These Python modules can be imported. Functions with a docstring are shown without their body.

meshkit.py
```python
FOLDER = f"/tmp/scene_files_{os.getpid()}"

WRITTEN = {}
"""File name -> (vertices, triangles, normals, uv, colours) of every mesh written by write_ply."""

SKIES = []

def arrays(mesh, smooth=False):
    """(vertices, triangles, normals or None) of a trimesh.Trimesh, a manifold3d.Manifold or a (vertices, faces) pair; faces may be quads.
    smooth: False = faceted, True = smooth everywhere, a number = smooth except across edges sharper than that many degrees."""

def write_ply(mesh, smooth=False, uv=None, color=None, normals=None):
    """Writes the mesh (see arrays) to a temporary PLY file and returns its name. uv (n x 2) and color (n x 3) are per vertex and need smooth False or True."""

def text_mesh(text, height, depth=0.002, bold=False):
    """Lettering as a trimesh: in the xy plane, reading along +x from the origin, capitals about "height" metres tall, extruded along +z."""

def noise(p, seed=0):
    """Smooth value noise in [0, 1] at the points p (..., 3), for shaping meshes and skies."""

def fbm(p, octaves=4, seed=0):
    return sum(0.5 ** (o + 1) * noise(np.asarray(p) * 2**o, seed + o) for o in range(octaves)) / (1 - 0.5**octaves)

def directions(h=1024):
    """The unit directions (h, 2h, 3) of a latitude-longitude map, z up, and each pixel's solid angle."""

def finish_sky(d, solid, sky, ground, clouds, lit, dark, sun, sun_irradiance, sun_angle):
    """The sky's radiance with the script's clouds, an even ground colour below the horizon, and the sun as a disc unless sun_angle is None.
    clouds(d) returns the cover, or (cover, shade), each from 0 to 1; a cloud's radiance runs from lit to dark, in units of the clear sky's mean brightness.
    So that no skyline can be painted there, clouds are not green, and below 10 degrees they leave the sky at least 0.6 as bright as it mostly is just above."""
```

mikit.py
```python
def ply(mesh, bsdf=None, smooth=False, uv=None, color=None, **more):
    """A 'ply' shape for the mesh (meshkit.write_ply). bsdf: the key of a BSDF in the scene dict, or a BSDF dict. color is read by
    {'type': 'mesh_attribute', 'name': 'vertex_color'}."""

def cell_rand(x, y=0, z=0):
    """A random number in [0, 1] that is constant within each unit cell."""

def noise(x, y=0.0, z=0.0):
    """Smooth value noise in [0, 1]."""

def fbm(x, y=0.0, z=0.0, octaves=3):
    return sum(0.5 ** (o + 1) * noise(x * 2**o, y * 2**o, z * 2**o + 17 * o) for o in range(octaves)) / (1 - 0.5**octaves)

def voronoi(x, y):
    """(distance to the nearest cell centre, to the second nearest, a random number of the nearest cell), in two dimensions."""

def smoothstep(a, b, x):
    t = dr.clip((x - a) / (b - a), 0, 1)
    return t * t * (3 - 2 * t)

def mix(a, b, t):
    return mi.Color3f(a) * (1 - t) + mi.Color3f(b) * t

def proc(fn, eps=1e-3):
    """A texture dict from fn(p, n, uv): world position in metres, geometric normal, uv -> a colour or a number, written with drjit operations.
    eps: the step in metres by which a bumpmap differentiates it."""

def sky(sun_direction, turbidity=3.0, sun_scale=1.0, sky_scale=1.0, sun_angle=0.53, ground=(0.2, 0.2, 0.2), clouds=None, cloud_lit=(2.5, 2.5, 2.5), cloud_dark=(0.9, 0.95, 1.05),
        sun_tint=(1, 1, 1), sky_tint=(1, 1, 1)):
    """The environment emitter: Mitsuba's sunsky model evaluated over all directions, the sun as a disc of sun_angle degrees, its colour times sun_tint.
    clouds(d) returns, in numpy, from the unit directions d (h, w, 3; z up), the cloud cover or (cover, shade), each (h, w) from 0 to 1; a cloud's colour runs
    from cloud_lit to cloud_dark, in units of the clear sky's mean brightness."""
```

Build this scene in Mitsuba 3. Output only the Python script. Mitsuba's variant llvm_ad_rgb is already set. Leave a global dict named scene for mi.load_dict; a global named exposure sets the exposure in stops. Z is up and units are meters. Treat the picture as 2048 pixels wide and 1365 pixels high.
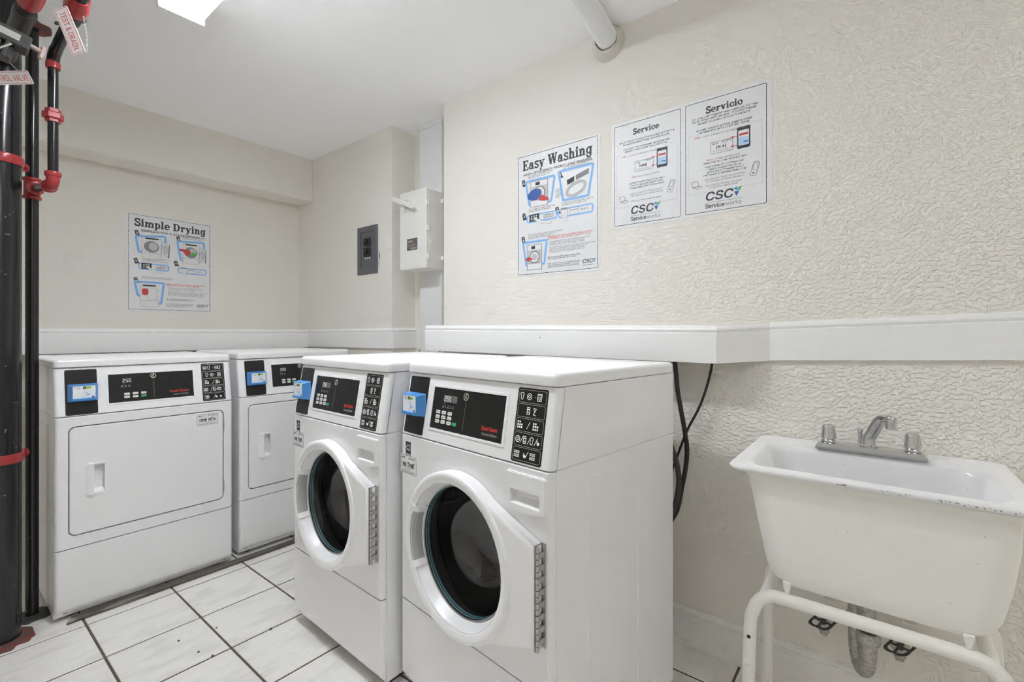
import math, random
import numpy as np, trimesh, mitsuba as mi, drjit as dr, manifold3d as m3
import mikit, meshkit
from mikit import proc, noise, fbm, cell_rand, smoothstep, mix
from shapely.geometry import Polygon, Point, LineString, MultiPolygon, box as sbox
from shapely import affinity
from shapely.ops import unary_union

T = mi.ScalarTransform4f
rng = random.Random(7)

# ------------------------------------------------------------------ camera, light level
CAM_H = 1.22
exposure = 0.82
scene = {'type': 'scene'}
labels = {}
scene['camera'] = {'type': 'perspective', 'fov': 2 * math.degrees(math.atan(1024 / 942.0)), 'fov_axis': 'x',
                   'principal_point_offset_y': 17.5 / 1365, 'near_clip': 0.02, 'far_clip': 50.0,
                   'to_world': T().look_at(origin=[0, 0, CAM_H], target=[0.7838, 0.6210, CAM_H], up=[0, 0, 1])}
LAMP = 23.0          # radiance of the fluorescent diffusers
ROOM = dict(x0=-0.72, x1=1.872, y0=-1.9, y1=3.63, z=2.534)

# ------------------------------------------------------------------ materials
def bs(name, color, rough=0.5, metallic=0.0, spec=0.5, clear=0.0, bump=None, bump_scale=0.001, eps=1e-3, **more):
    base = {'type': 'rgb', 'value': list(color)} if isinstance(color, (tuple, list)) else color
    d = {'type': 'principled', 'base_color': base, 'roughness': rough, 'metallic': metallic, 'specular': spec, **more}
    if clear:
        d['clearcoat'] = clear
        d['clearcoat_gloss'] = 0.95
    if bump is not None:
        d = {'type': 'bumpmap', 'relief': proc(bump, eps), 'inner': d, 'scale': bump_scale}
    scene[name] = {'type': 'twosided', 'inner': d}
    return name

def wall_relief(p, n, uv):
    w = fbm(p.x * 140, p.y * 140, p.z * 140, octaves=2)
    return smoothstep(0.3, 0.72, w)
def wall_colour(p, n, uv):
    g = fbm(p.x * 3.1 + 5, p.y * 3.1, p.z * 3.1, octaves=2)
    return mix((0.815, 0.788, 0.724), (0.838, 0.814, 0.754), g)
def ceiling_relief(p, n, uv):
    return fbm(p.x * 24, p.y * 24, p.z * 24, octaves=2)
def tile_colour(p, n, uv):
    ix, iy = dr.floor((p.x - 0.7535) / 0.3165), dr.floor((p.y - 2.2945) / 0.313)
    r = cell_rand(ix, iy, 3)
    s = fbm(p.x * 9 + r * 40, p.y * 24 + r * 17, 0.0, octaves=3)
    f = noise(p.x * 210, p.y * 210)
    c = mix((0.800, 0.785, 0.750), (0.700, 0.685, 0.650), smoothstep(0.42, 0.78, s) * 0.75 + 0.12 * r)
    c = mix(c, (0.52, 0.50, 0.46), smoothstep(0.80, 0.97, f) * 0.35)
    return c
def wood_colour(p, n, uv):
    g = fbm(p.x * 6, p.y * 90, p.z * 90, octaves=3)
    b = fbm(p.x * 11 + 9, p.y * 5, 0.0, octaves=2)
    return mix(mix((0.050, 0.045, 0.040), (0.15, 0.135, 0.115), g), (0.34, 0.30, 0.245), smoothstep(0.55, 0.75, b) * smoothstep(0.40, 0.7, g))
def shell_colour(p, n, uv):
    a = fbm(p.x * 30, p.y * 30, p.z * 30, octaves=3)
    k = noise(p.x * 95 + 3, p.y * 95, p.z * 95)
    c = mix((0.830, 0.818, 0.785), (0.800, 0.785, 0.748), a)
    return mix(c, (0.30, 0.25, 0.20), smoothstep(0.955, 0.985, k) * 0.6)
def bowl_colour(p, n, uv):
    k = noise(p.x * 140 + 3, p.y * 140, p.z * 60)
    c2 = noise(p.x * 60 + 30, p.y * 330, p.z * 330) * smoothstep(0.25, 0.6, noise(p.y * 26, 3.0))
    edge = (1 - smoothstep(1.3936, 1.3950, p.x)) * (1 - smoothstep(0.8500, 0.8535, p.z)) * smoothstep(0.55, 0.68, c2)
    return mix(mix((0.80, 0.80, 0.81), (0.42, 0.37, 0.32), smoothstep(0.94, 0.985, k) * 0.5), (0.14, 0.10, 0.08), edge * 0.85)
def shell_relief(p, n, uv):
    return fbm(p.x * 40, p.y * 30, p.z * 60, octaves=2)
def galv_colour(p, n, uv):
    return mix((0.24, 0.23, 0.21), (0.66, 0.64, 0.60), fbm(p.x * 190, p.y * 190, p.z * 190, octaves=3))
def black_paint_colour(p, n, uv):
    k = noise(p.x * 90, p.y * 90, p.z * 90)
    low = 1 - smoothstep(0.0, 0.35, p.z)
    return mix((0.012, 0.012, 0.013), (0.42, 0.41, 0.39), smoothstep(0.90, 0.96, k) * smoothstep(0.45, 0.6, noise(p.x * 11, p.y * 11, p.z * 11 + 7)) * 0.35)
def old_red_colour(p, n, uv):
    k = fbm(p.x * 60, p.y * 60, p.z * 60, octaves=3)
    return mix((0.17, 0.040, 0.034), (0.085, 0.065, 0.055), smoothstep(0.45, 0.60, k))
def trim_colour(p, n, uv):
    k = fbm(p.x * 8, p.y * 8, p.z * 50, octaves=2)
    return mix((0.850, 0.850, 0.850), (0.825, 0.822, 0.815), k)
def base_colour(p, n, uv):
    k = fbm(p.x * 30, p.y * 30, p.z * 60, octaves=3)
    return mix((0.80, 0.79, 0.765), (0.55, 0.51, 0.45), smoothstep(0.55, 0.85, k) * 0.30)

bs('wall_paint', proc(wall_colour), 0.62, spec=0.35, bump=wall_relief, bump_scale=0.0030, eps=8e-4)
bs('ceiling_paint', (0.90, 0.90, 0.90), 0.8, spec=0.2, bump=ceiling_relief, bump_scale=0.0009, eps=2e-3)
bs('trim_paint', proc(trim_colour), 0.38, spec=0.4)
bs('base_paint', proc(base_colour), 0.45, spec=0.4)
bs('tile_glaze', proc(tile_colour), 0.32, spec=0.4)
bs('grout', (0.115, 0.100, 0.080), 0.9, spec=0.2)
bs('plaster', (0.66, 0.63, 0.57), 0.85, spec=0.2, bump=wall_relief, bump_scale=0.004)
bs('enamel', (0.815, 0.815, 0.828), 0.11, spec=0.5)
bs('white_plastic', (0.825, 0.825, 0.836), 0.27, spec=0.5)
bs('grey_plastic', (0.36, 0.36, 0.36), 0.4)
bs('gap_dark', (0.02, 0.02, 0.02), 0.8, spec=0.2)
bs('black_panel', (0.012, 0.012, 0.012), 0.34, spec=0.4)
bs('black_rubber', (0.018, 0.018, 0.018), 0.55, spec=0.3)
bs('teal_rubber', (0.075, 0.155, 0.170), 0.4, spec=0.4)
bs('drum_steel', (0.035, 0.035, 0.036), 0.33, metallic=0.6)
bs('bezel_steel', (0.42, 0.42, 0.43), 0.22, metallic=1.0)
bs('hinge_steel', (0.50, 0.49, 0.47), 0.34, metallic=1.0)
bs('chrome', (0.62, 0.62, 0.62), 0.10, metallic=1.0)
bs('galvanised', proc(galv_colour), 0.42, metallic=0.75)
bs('blue_plastic', (0.060, 0.235, 0.560), 0.35)
bs('label_white', (0.78, 0.80, 0.83), 0.45)
bs('sticker_white', (0.70, 0.70, 0.70), 0.5)
bs('key_white', (0.72, 0.72, 0.70), 0.5)
bs('key_green', (0.03, 0.34, 0.13), 0.5)
bs('led_white', (0.92, 0.92, 0.92), 0.6, spec=0.2)
bs('lcd_green', (0.34, 0.62, 0.10), 0.4)
bs('lcd_dark', (0.10, 0.12, 0.09), 0.4)
bs('brand_red', (0.58, 0.045, 0.035), 0.5)
bs('brand_grey', (0.33, 0.33, 0.33), 0.5)
bs('emblem_metal', (0.62, 0.60, 0.54), 0.35, metallic=0.7)
bs('faint_grey', (0.13, 0.13, 0.13), 0.5)
bs('black_paint', proc(black_paint_colour), 0.16, spec=0.5)
bs('dark_iron', (0.030, 0.030, 0.028), 0.38, spec=0.5)
bs('red_paint', (0.34, 0.034, 0.036), 0.22, spec=0.5)
bs('old_red', proc(old_red_colour), 0.7)
bs('rust_pink', (0.33, 0.235, 0.215), 0.55)
bs('tape_grey', (0.30, 0.30, 0.285), 0.4)
bs('cord_black', (0.016, 0.014, 0.011), 0.45)
bs('hose_dark', (0.045, 0.042, 0.038), 0.5)
bs('shell_enamel', proc(shell_colour), 0.34, spec=0.45, bump=shell_relief, bump_scale=0.0011, eps=2e-3)
bs('bowl_enamel', proc(bowl_colour), 0.14, spec=0.5)
bs('stand_paint', (0.800, 0.785, 0.740), 0.26, spec=0.5)
bs('conduit_paint', (0.735, 0.738, 0.745), 0.45)
bs('box_paint', (0.745, 0.735, 0.700), 0.42)
bs('panel_grey', (0.105, 0.108, 0.120), 0.4)
bs('breaker_black', (0.010, 0.010, 0.010), 0.4)
bs('screw_metal', (0.55, 0.54, 0.50), 0.35, metallic=0.8)
bs('screw_dark', (0.06, 0.055, 0.05), 0.5)
bs('wood_grey', proc(wood_colour), 0.75, spec=0.25)
bs('paper', (0.745, 0.750, 0.765), 0.36, spec=0.4)
bs('ink_black', (0.020, 0.021, 0.028), 0.5)
bs('ink_grey', (0.22, 0.22, 0.24), 0.5)
bs('ink_pale', (0.50, 0.50, 0.52), 0.5)
bs('ink_red', (0.52, 0.055, 0.055), 0.5)
bs('ink_blue', (0.20, 0.40, 0.72), 0.5)
bs('ink_sky', (0.45, 0.62, 0.83), 0.5)
bs('ink_navy', (0.035, 0.10, 0.36), 0.5)
bs('ink_teal', (0.03, 0.36, 0.52), 0.5)
bs('ink_green', (0.10, 0.36, 0.10), 0.5)
bs('sign_red', (0.60, 0.07, 0.085), 0.5)
bs('sign_white', (0.79, 0.77, 0.77), 0.45)
bs('sprinkler_white', (0.745, 0.745, 0.750), 0.32)
scene['door_glass'] = {'type': 'thindielectric', 'int_ior': 1.52}

# ------------------------------------------------------------------ small mesh kit
def ply(mesh, bsdf, smooth=False, **more):
    """mikit.ply; a faceted mesh is written with its triangles apart, so that flat faces stay flat."""
    m = tm(mesh)
    if smooth is False or smooth == 0:
        v, f = np.asarray(m.vertices), np.asarray(m.faces)
        m = trimesh.Trimesh(v[f].reshape(-1, 3), np.arange(len(f) * 3).reshape(-1, 3), process=False); smooth = True
    return mikit.ply(m, bsdf, smooth=smooth, **more)
def tm(m):
    if isinstance(m, m3.Manifold):
        q = m.to_mesh()
        return trimesh.Trimesh(np.array(q.vert_properties[:, :3]), np.array(q.tri_verts), process=False)
    return m
def cat(*ms):
    out = []
    for m in ms:
        out += [tm(x) for x in m] if isinstance(m, (list, tuple)) else [tm(m)]
    return trimesh.util.concatenate([m.copy() for m in out])
def xf(m, M):
    m = tm(m).copy(); m.apply_transform(M); return m
def moved(m, x=0, y=0, z=0):
    m = tm(m).copy(); m.apply_translation([x, y, z]); return m
def frame(o, a, b):
    """local (a, b, z) -> world; a runs to the viewer's right along a face, b goes into it, z is up."""
    a, b = np.array([*a, 0.0])[:3], np.array([*b, 0.0])[:3]
    M = np.eye(4); M[:3, 0], M[:3, 1], M[:3, 2], M[:3, 3] = a, b, [0, 0, 1], o
    return M
def put(key, mesh, bsdf, smooth=False, M=None, **more):
    m = tm(mesh)
    if M is not None:
        m = xf(m, M)
    while key in scene:
        k, _, n = key.rpartition('_')
        key = f'{k}_{int(n) + 1:03d}' if n.isdigit() and len(n) == 3 else key + '_001'
    scene[key] = ply(m, bsdf, smooth, **more)
    return key
def tag(key, label=None, category=None, group=None, kind=None):
    d = {}
    for k, v in (('label', label), ('category', category), ('group', group), ('kind', kind)):
        if v: d[k] = v
    labels[key] = d
def bx(x0, x1, y0, y1, z0, z1):
    m = trimesh.creation.box(extents=[x1 - x0, y1 - y0, z1 - z0])
    m.apply_translation([(x0 + x1) / 2, (y0 + y1) / 2, (z0 + z1) / 2]); return m
def hull(pts):
    return trimesh.Trimesh(*_hull(np.asarray(pts, float)), process=False)
def _hull(p):
    m = m3.Manifold.hull_points(p.astype(np.float32)).to_mesh()
    return np.array(m.vert_properties[:, :3], float), np.array(m.tri_verts)
def man(m):
    m = tm(m)
    t = trimesh.Trimesh(np.round(m.vertices, 7), m.faces, process=True)
    t.merge_vertices(); t.update_faces(t.nondegenerate_faces()); t.remove_unreferenced_vertices()
    if t.volume < 0: t.invert()
    q = m3.Manifold(m3.Mesh(np.asarray(t.vertices, np.float32), np.asarray(t.faces, np.uint32)))
    if q.status() != m3.Error.NoError or q.is_empty(): raise ValueError(f'not a solid: {q.status()}')
    return q
def bevel_box(x0, x1, y0, y1, z0, z1, r=0.003):
    c = []
    for i in range(3):
        lo, hi = [x0, y0, z0], [x1, y1, z1]
        for j in range(3):
            if j != i: lo[j] += r; hi[j] -= r
        c += [[x, y, z] for x in (lo[0], hi[0]) for y in (lo[1], hi[1]) for z in (lo[2], hi[2])]
    return hull(c)
def rr(x0, y0, x1, y1, r, n=6):
    if r <= 0: return sbox(x0, y0, x1, y1)
    return sbox(x0 + r, y0 + r, x1 - r, y1 - r).buffer(r, quad_segs=n)
def extr(poly, depth):
    ps = [g for g in (poly.geoms if hasattr(poly, 'geoms') else [poly]) if isinstance(g, Polygon) and g.area > 1e-10]
    return trimesh.util.concatenate([trimesh.creation.extrude_polygon(g, depth, engine='earcut') for g in ps])
FLIP = np.array([[1, 0, 0, 0], [0, 0, -1, 0], [0, 1, 0, 0], [0, 0, 0, 1.0]])      # (x, y, e) -> (a=x, b=-e, z=y)
def front(poly, b_back, depth):
    """a plate in the (a, z) plane whose back lies at b_back and which stands depth towards the viewer."""
    m = extr(poly, depth); m.apply_transform(FLIP); m.apply_translation([0, b_back, 0]); return m
def solid_front(poly, b_back, depth, r=0.002):
    """the same for a convex outline, with its front edge bevelled."""
    out = []
    for g, e in ((poly, 0), (poly, depth - r), (poly.buffer(-r), depth)):
        out += [[x, b_back - e, y] for x, y in g.exterior.coords]
    return hull(out)
def upright(poly, z0, z1, r=0.002, shear=0.0, zr=0.0):
    """a convex (a, b) outline carried up from z0 to z1, both ends bevelled; shear leans it back."""
    out = []
    for g, z in ((poly.buffer(-r), z0), (poly, z0 + r), (poly, z1 - r), (poly.buffer(-r), z1)):
        out += [[x, y + shear * (z - zr), z] for x, y in g.exterior.coords]
    return hull(out)
def lathe(profile, n=64, axis='z', o=(0, 0, 0), a0=0.0, a1=2 * math.pi):
    """profile [(r, h)], turned about the axis through o."""
    p = np.asarray(profile, float); full = abs(a1 - a0 - 2 * math.pi) < 1e-6
    ang = np.linspace(a0, a1, n + 1)[:n] if full else np.linspace(a0, a1, n)
    v = np.array([[r * math.cos(t), r * math.sin(t), h] for t in ang for r, h in p]); k = len(p); f = []
    for i in range(n if full else n - 1):
        j = (i + 1) % n
        for q in range(k - 1):
            f += [[i * k + q, j * k + q, j * k + q + 1], [i * k + q, j * k + q + 1, i * k + q + 1]]
    m = trimesh.Trimesh(v, f, process=False)
    if axis == 'b':                                    # h runs along +b (into the machine)
        m.apply_transform(np.array([[1, 0, 0, 0], [0, 0, 1, 0], [0, 1, 0, 0], [0, 0, 0, 1.0]])); m.invert()
    elif axis == 'x':
        m.apply_transform(np.array([[0, 0, 1, 0], [1, 0, 0, 0], [0, 1, 0, 0], [0, 0, 0, 1.0]]))
    m.apply_translation(o); return m
def along(m, p, q):
    """a mesh built about +z from 0, carried so that z runs from p towards q."""
    d = np.asarray(q, float) - p; d /= np.linalg.norm(d)
    R = trimesh.geometry.align_vectors([0, 0, 1], d); R[:3, 3] = p
    return xf(m, R)
def rod(p, q, r, n=20, r2=None):
    L = float(np.linalg.norm(np.asarray(q, float) - p)); r2 = r if r2 is None else r2
    return along(lathe([(0, 0), (r, 0), (r, 1e-5), (r2, L - 1e-5), (r2, L), (0, L)], n), p, q)
def turned(p, q, profile, n=24):
    return along(lathe(profile, n), p, q)
def curve(pts, per=8):
    """Catmull-Rom through the points."""
    p = np.asarray(pts, float); p = np.vstack([2 * p[0] - p[1], p, 2 * p[-1] - p[-2]]); out = []
    for i in range(1, len(p) - 2):
        for t in np.arange(per) / per:
            a, b, c, d = p[i - 1:i + 3]
            out.append(0.5 * (2 * b + (c - a) * t + (2 * a - 5 * b + 4 * c - d) * t * t + (3 * b - a - 3 * c + d) * t ** 3))
    return np.array(out + [p[-2]])
def tube(pts, r, n=14, caps=True):
    p = np.asarray(pts, float); k = len(p)
    rad = np.broadcast_to(r, (k,)); t = np.gradient(p, axis=0); t /= np.linalg.norm(t, axis=1, keepdims=True)
    u = np.cross(t[0], [0, 0, 1] if abs(t[0][2]) < 0.9 else [1, 0, 0]); u /= np.linalg.norm(u); v = []
    for i in range(k):
        u = u - t[i] * (u @ t[i]); u /= np.linalg.norm(u); w = np.cross(t[i], u)
        v += [p[i] + rad[i] * (math.cos(s) * u + math.sin(s) * w) for s in np.arange(n) * 2 * math.pi / n]
    f = []
    for i in range(k - 1):
        for j in range(n):
            a, b, c, d = i * n + j, i * n + (j + 1) % n, (i + 1) * n + (j + 1) % n, (i + 1) * n + j
            f += [[a, b, c], [a, c, d]]
    if caps:
        v += [p[0], p[-1]]
        f += [[k * n, (j + 1) % n, j] for j in range(n)] + [[k * n + 1, (k - 1) * n + j, (k - 1) * n + (j + 1) % n] for j in range(n)]
    return trimesh.Trimesh(np.array(v), f, process=False)
def ball(c, r, n=2):
    m = trimesh.creation.icosphere(subdivisions=n, radius=r); m.apply_translation(c); return m

# ------------------------------------------------------------------ lettering
def words(text, height, bold=False):
    m = meshkit.text_mesh(text, height, 0.0004, bold); return m
def flat_text(text, x, y, height, bold=False, align='l', width=None, slant=0.0):
    """letters in the (a, z) plane as a mesh that stands 0.4 mm proud of b = 0."""
    m = words(text, height, bold)
    if width:
        m.apply_scale([width / m.extents[0], 1, 1])
    m.apply_translation([-m.bounds[0][0], 0, 0])
    if slant:
        S = np.eye(4); S[0, 1] = slant; m.apply_transform(S)
    w = m.extents[0]
    m.apply_translation([x - {'l': 0, 'c': w / 2, 'r': w}[align], y, 0])
    m.apply_transform(FLIP); return m

ST, TH, SH = 0.20, 0.085, 0.08
def R(a, b, c, d): return sbox(a, b, c, d)
def ring(cx, cy, rx, ry, wx, wy):
    c = Point(0, 0).buffer(1, quad_segs=10)
    return affinity.translate(affinity.scale(c, rx, ry), cx, cy).difference(affinity.translate(affinity.scale(c, rx - wx, ry - wy), cx, cy))
def diag(x0, y0, x1, y1, w):
    return Polygon([(x0 - w / 2, y0), (x0 + w / 2, y0), (x1 + w / 2, y1), (x1 - w / 2, y1)])
def blob(x, y, r): return Point(x, y).buffer(r, quad_segs=5)
def arch(x, top=0.68):
    return ring(x + 0.34, 0.43, 0.26, 0.25, 0.19, 0.11).intersection(R(x, 0.43, x + 2, 2)).union(R(x + 0.41, 0, x + 0.60, 0.44)).union(R(x + 0.33, 0, x + 0.69, SH))
def stemi(h=0.68): return unary_union([R(0.09, 0, 0.28, h), R(0, 0, 0.37, SH), R(0, h - SH, 0.2, h)])
_S = curve([(.66, .78), (.54, .92), (.36, .955), (.17, .88), (.13, .72), (.25, .58), (.47, .47), (.64, .35), (.66, .20), (.55, .08), (.36, .045), (.18, .10), (.09, .24)], 5)
_bigS = unary_union([LineString(_S).buffer(0.088, cap_style=2), R(.60, .70, .69, 1.0), R(.05, 0, .14, .30)])
GLYPH = {
    'i': (unary_union([stemi(), blob(.185, .88, .12)]), .42), 'l': (stemi(1.02), .42),
    'n': (unary_union([stemi(), arch(.06)]), .80), 'h': (unary_union([stemi(1.02), arch(.06)]), .80),
    'm': (unary_union([stemi(), arch(.06), arch(.47)]), 1.21),
    'r': (unary_union([stemi(), ring(.44, .40, .28, .28, .18, .11).intersection(R(.16, .46, .52, 2)), blob(.52, .56, .105)]), .66),
    'p': (unary_union([R(.09, -.28, .28, .68), R(0, -.28, .37, -.2), R(0, .6, .2, .68), ring(.40, .34, .31, .355, .19, .09).intersection(R(.2, -1, 2, 2))]), .78),
    'D': (unary_union([R(.1, 0, .31, 1), R(0, 0, .44, TH), R(0, 1 - TH, .44, 1), ring(.42, .5, .47, .5, .21, TH).intersection(R(.42, -1, 2, 2))]), .98),
    'E': (unary_union([R(.1, 0, .31, 1), R(0, 0, .76, TH), R(0, 1 - TH, .72, 1), R(.1, .46, .55, .55), R(.47, .36, .55, .65), R(.65, .72, .73, 1), R(.69, 0, .77, .3)]), .84),
    'S': (_bigS, .78), 's': (affinity.scale(_bigS, .78, .70, origin=(0, 0)), .62),
    'e': (unary_union([ring(.36, .34, .345, .36, .19, .095).difference(R(.40, .14, 1, .31)), R(.1, .30, .69, .39)]), .76),
    'a': (unary_union([R(.40, 0, .59, .46), ring(.33, .44, .26, .25, .19, .10).intersection(R(0, .44, 2, 2)), ring(.28, .20, .27, .21, .17, .08), R(.5, 0, .72, SH), blob(.16, .50, .095)]), .75),
    'y': (unary_union([diag(.40, 0, .13, .68, .22), diag(.22, -.24, .62, .68, .10), R(0, .6, .34, .68), R(.48, .6, .76, .68), blob(.2, -.2, .1)]), .78),
    'v': (unary_union([diag(.40, 0, .13, .68, .22), diag(.38, 0, .62, .68, .10), R(0, .6, .34, .68), R(.48, .6, .76, .68)]), .78),
    'W': (unary_union([diag(.42, 0, .17, 1, .22), diag(.42, 0, .66, 1, .10), diag(.90, 0, .66, 1, .22), diag(.90, 0, 1.12, 1, .10), R(0, .92, .38, 1), R(.48, .92, .86, 1), R(.98, .92, 1.26, 1)]), 1.28),
    'g': (unary_union([ring(.33, .36, .31, .33, .19, .09), R(.46, -.08, .64, .68), ring(.34, -.06, .30, .24, .18, .09).intersection(R(-1, -1, 2, -.06)), R(.46, .6, .74, .68), blob(.13, -.1, .09)]), .78),
    'c': (unary_union([ring(.36, .34, .345, .36, .19, .095).difference(Polygon([(.36, .34), (1, .62), (1, .1)])), blob(.57, .5, .1)]), .70),
    'o': (ring(.36, .34, .345, .36, .19, .095), .75), ' ': (None, .34)}
def serif(text, x, y, width, align='l', squash=1.0):
    """slab-serif heading fitted to the width; returns a shapely outline."""
    out, at = [], 0.0
    for ch in text:
        g, adv = GLYPH[ch]
        if g is not None: out.append(affinity.translate(g, at, 0))
        at += adv + 0.02
    s = width / at
    g = affinity.scale(unary_union([o.buffer(0.016) for o in out]), s, s * squash, origin=(0, 0))
    return affinity.translate(g, x - (width / 2 if align == 'c' else 0), y)
def scribble(r, x0, x1, y, h, gap=0.16):
    """a line of print too small to read: letter-sized strokes in word groups."""
    out, x = [], x0
    while x < x1 - 0.3 * h:
        n = r.randint(2, 8)
        for _ in range(n):
            w = h * r.uniform(0.42, 0.72)
            if x + w > x1: break
            k = r.random(); t = 0.20 * h
            if k < 0.35: out += [R(x, y, x + t, y + h), R(x, y + h - t, x + w, y + h)]
            elif k < 0.65: out += [R(x, y, x + t, y + h * .9), R(x + w - t, y, x + w, y + h * .8), R(x, y + .42 * h, x + w, y + .42 * h + t)]
            elif k < 0.85: out += [R(x, y, x + w, y + t), R(x + w * .3, y, x + w * .3 + t, y + h)]
            else: out += [R(x, y, x + w, y + .8 * h).difference(R(x + t, y + t, x + w - t, y + .8 * h - t))]
            x += w + gap * h
        x += 0.45 * h
    return MultiPolygon([p for p in out if isinstance(p, Polygon)]) if out else Polygon()

class Print:
    """flat print on a sheet: outlines are collected per ink and become one thin mesh per part."""
    def __init__(self, root, M):
        self.root, self.M, self.parts = root, M, {}
    def add(self, part, ink, shape, layer=1):
        m = shape if isinstance(shape, trimesh.Trimesh) else front(shape, 0, 0.0003)
        m = moved(m, 0, -0.0011 - 0.00035 * layer, 0)
        self.parts.setdefault((part, ink), []).append(m)
    def flush(self):
        for (part, ink), ms in self.parts.items():
            m = cat(ms); k = put(f'{self.root}__{part}', m, ink, M=self.M)
            if trimesh.graph.connected_component_labels(m.face_adjacency, node_count=len(m.faces)).max() > 0: labels[k] = {'kind': 'stuff'}

# ------------------------------------------------------------------ the room
X0, X1, Y0, Y1, ZC = ROOM['x0'], ROOM['x1'], ROOM['y0'], ROOM['y1'], ROOM['z']
put('floor', bx(X0 - 1, 2.2, Y0 - .1, Y1 + .1, -0.12, -0.0025), 'grout'); tag('floor', kind='structure')
GX, GY, PX, PY, JO = 0.7535, 2.2945, 0.3165, 0.313, 0.0085
tile_ply = ply(hull([[x, y, z] for x, y, z in
            [(sx * (PX - JO) / 2, sy * (PY - JO) / 2, zz) for sx in (-1, 1) for sy in (-1, 1) for zz in (-0.012, -0.0015)] +
            [(sx * ((PX - JO) / 2 - 0.0016), sy * ((PY - JO) / 2 - 0.0016), 0.0) for sx in (-1, 1) for sy in (-1, 1)]]), 'tile_glaze')
n = 0
for i in range(-7, 4):
    for j in range(-14, 5):
        cx, cy = GX + (i + .5) * PX, GY + (j + .5) * PY
        if cx - PX / 2 > 1.87 or cy - PY / 2 > Y1 or cx + PX / 2 < X0 - (.9 if cy > 1.95 else 0) or cy + PY / 2 < Y0: continue
        key = 'floor__tile' + (f'_{n:03d}' if n else ''); n += 1
        scene[key] = {**tile_ply, 'to_world': T().translate([cx, cy, 0.0006 * (rng.random() - .5)]).rotate([0, 0, 1], rng.uniform(-.15, .15))}
put('ceiling', bx(X0 - 1, 2.2, Y0 - .1, Y1 + .1, ZC, ZC + .1), 'ceiling_paint'); tag('ceiling', kind='structure')
put('wall_left', cat(bx(X0 - .9, X0, Y0 - .1, 1.95, -.1, ZC), bx(X0 - 1.0, X0 - .9, 1.95, Y1 + .1, -.1, ZC)), 'wall_paint'); tag('wall_left', kind='structure')  # unseen wall set near for bounce light; invented alcove darkens the dryer side
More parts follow.
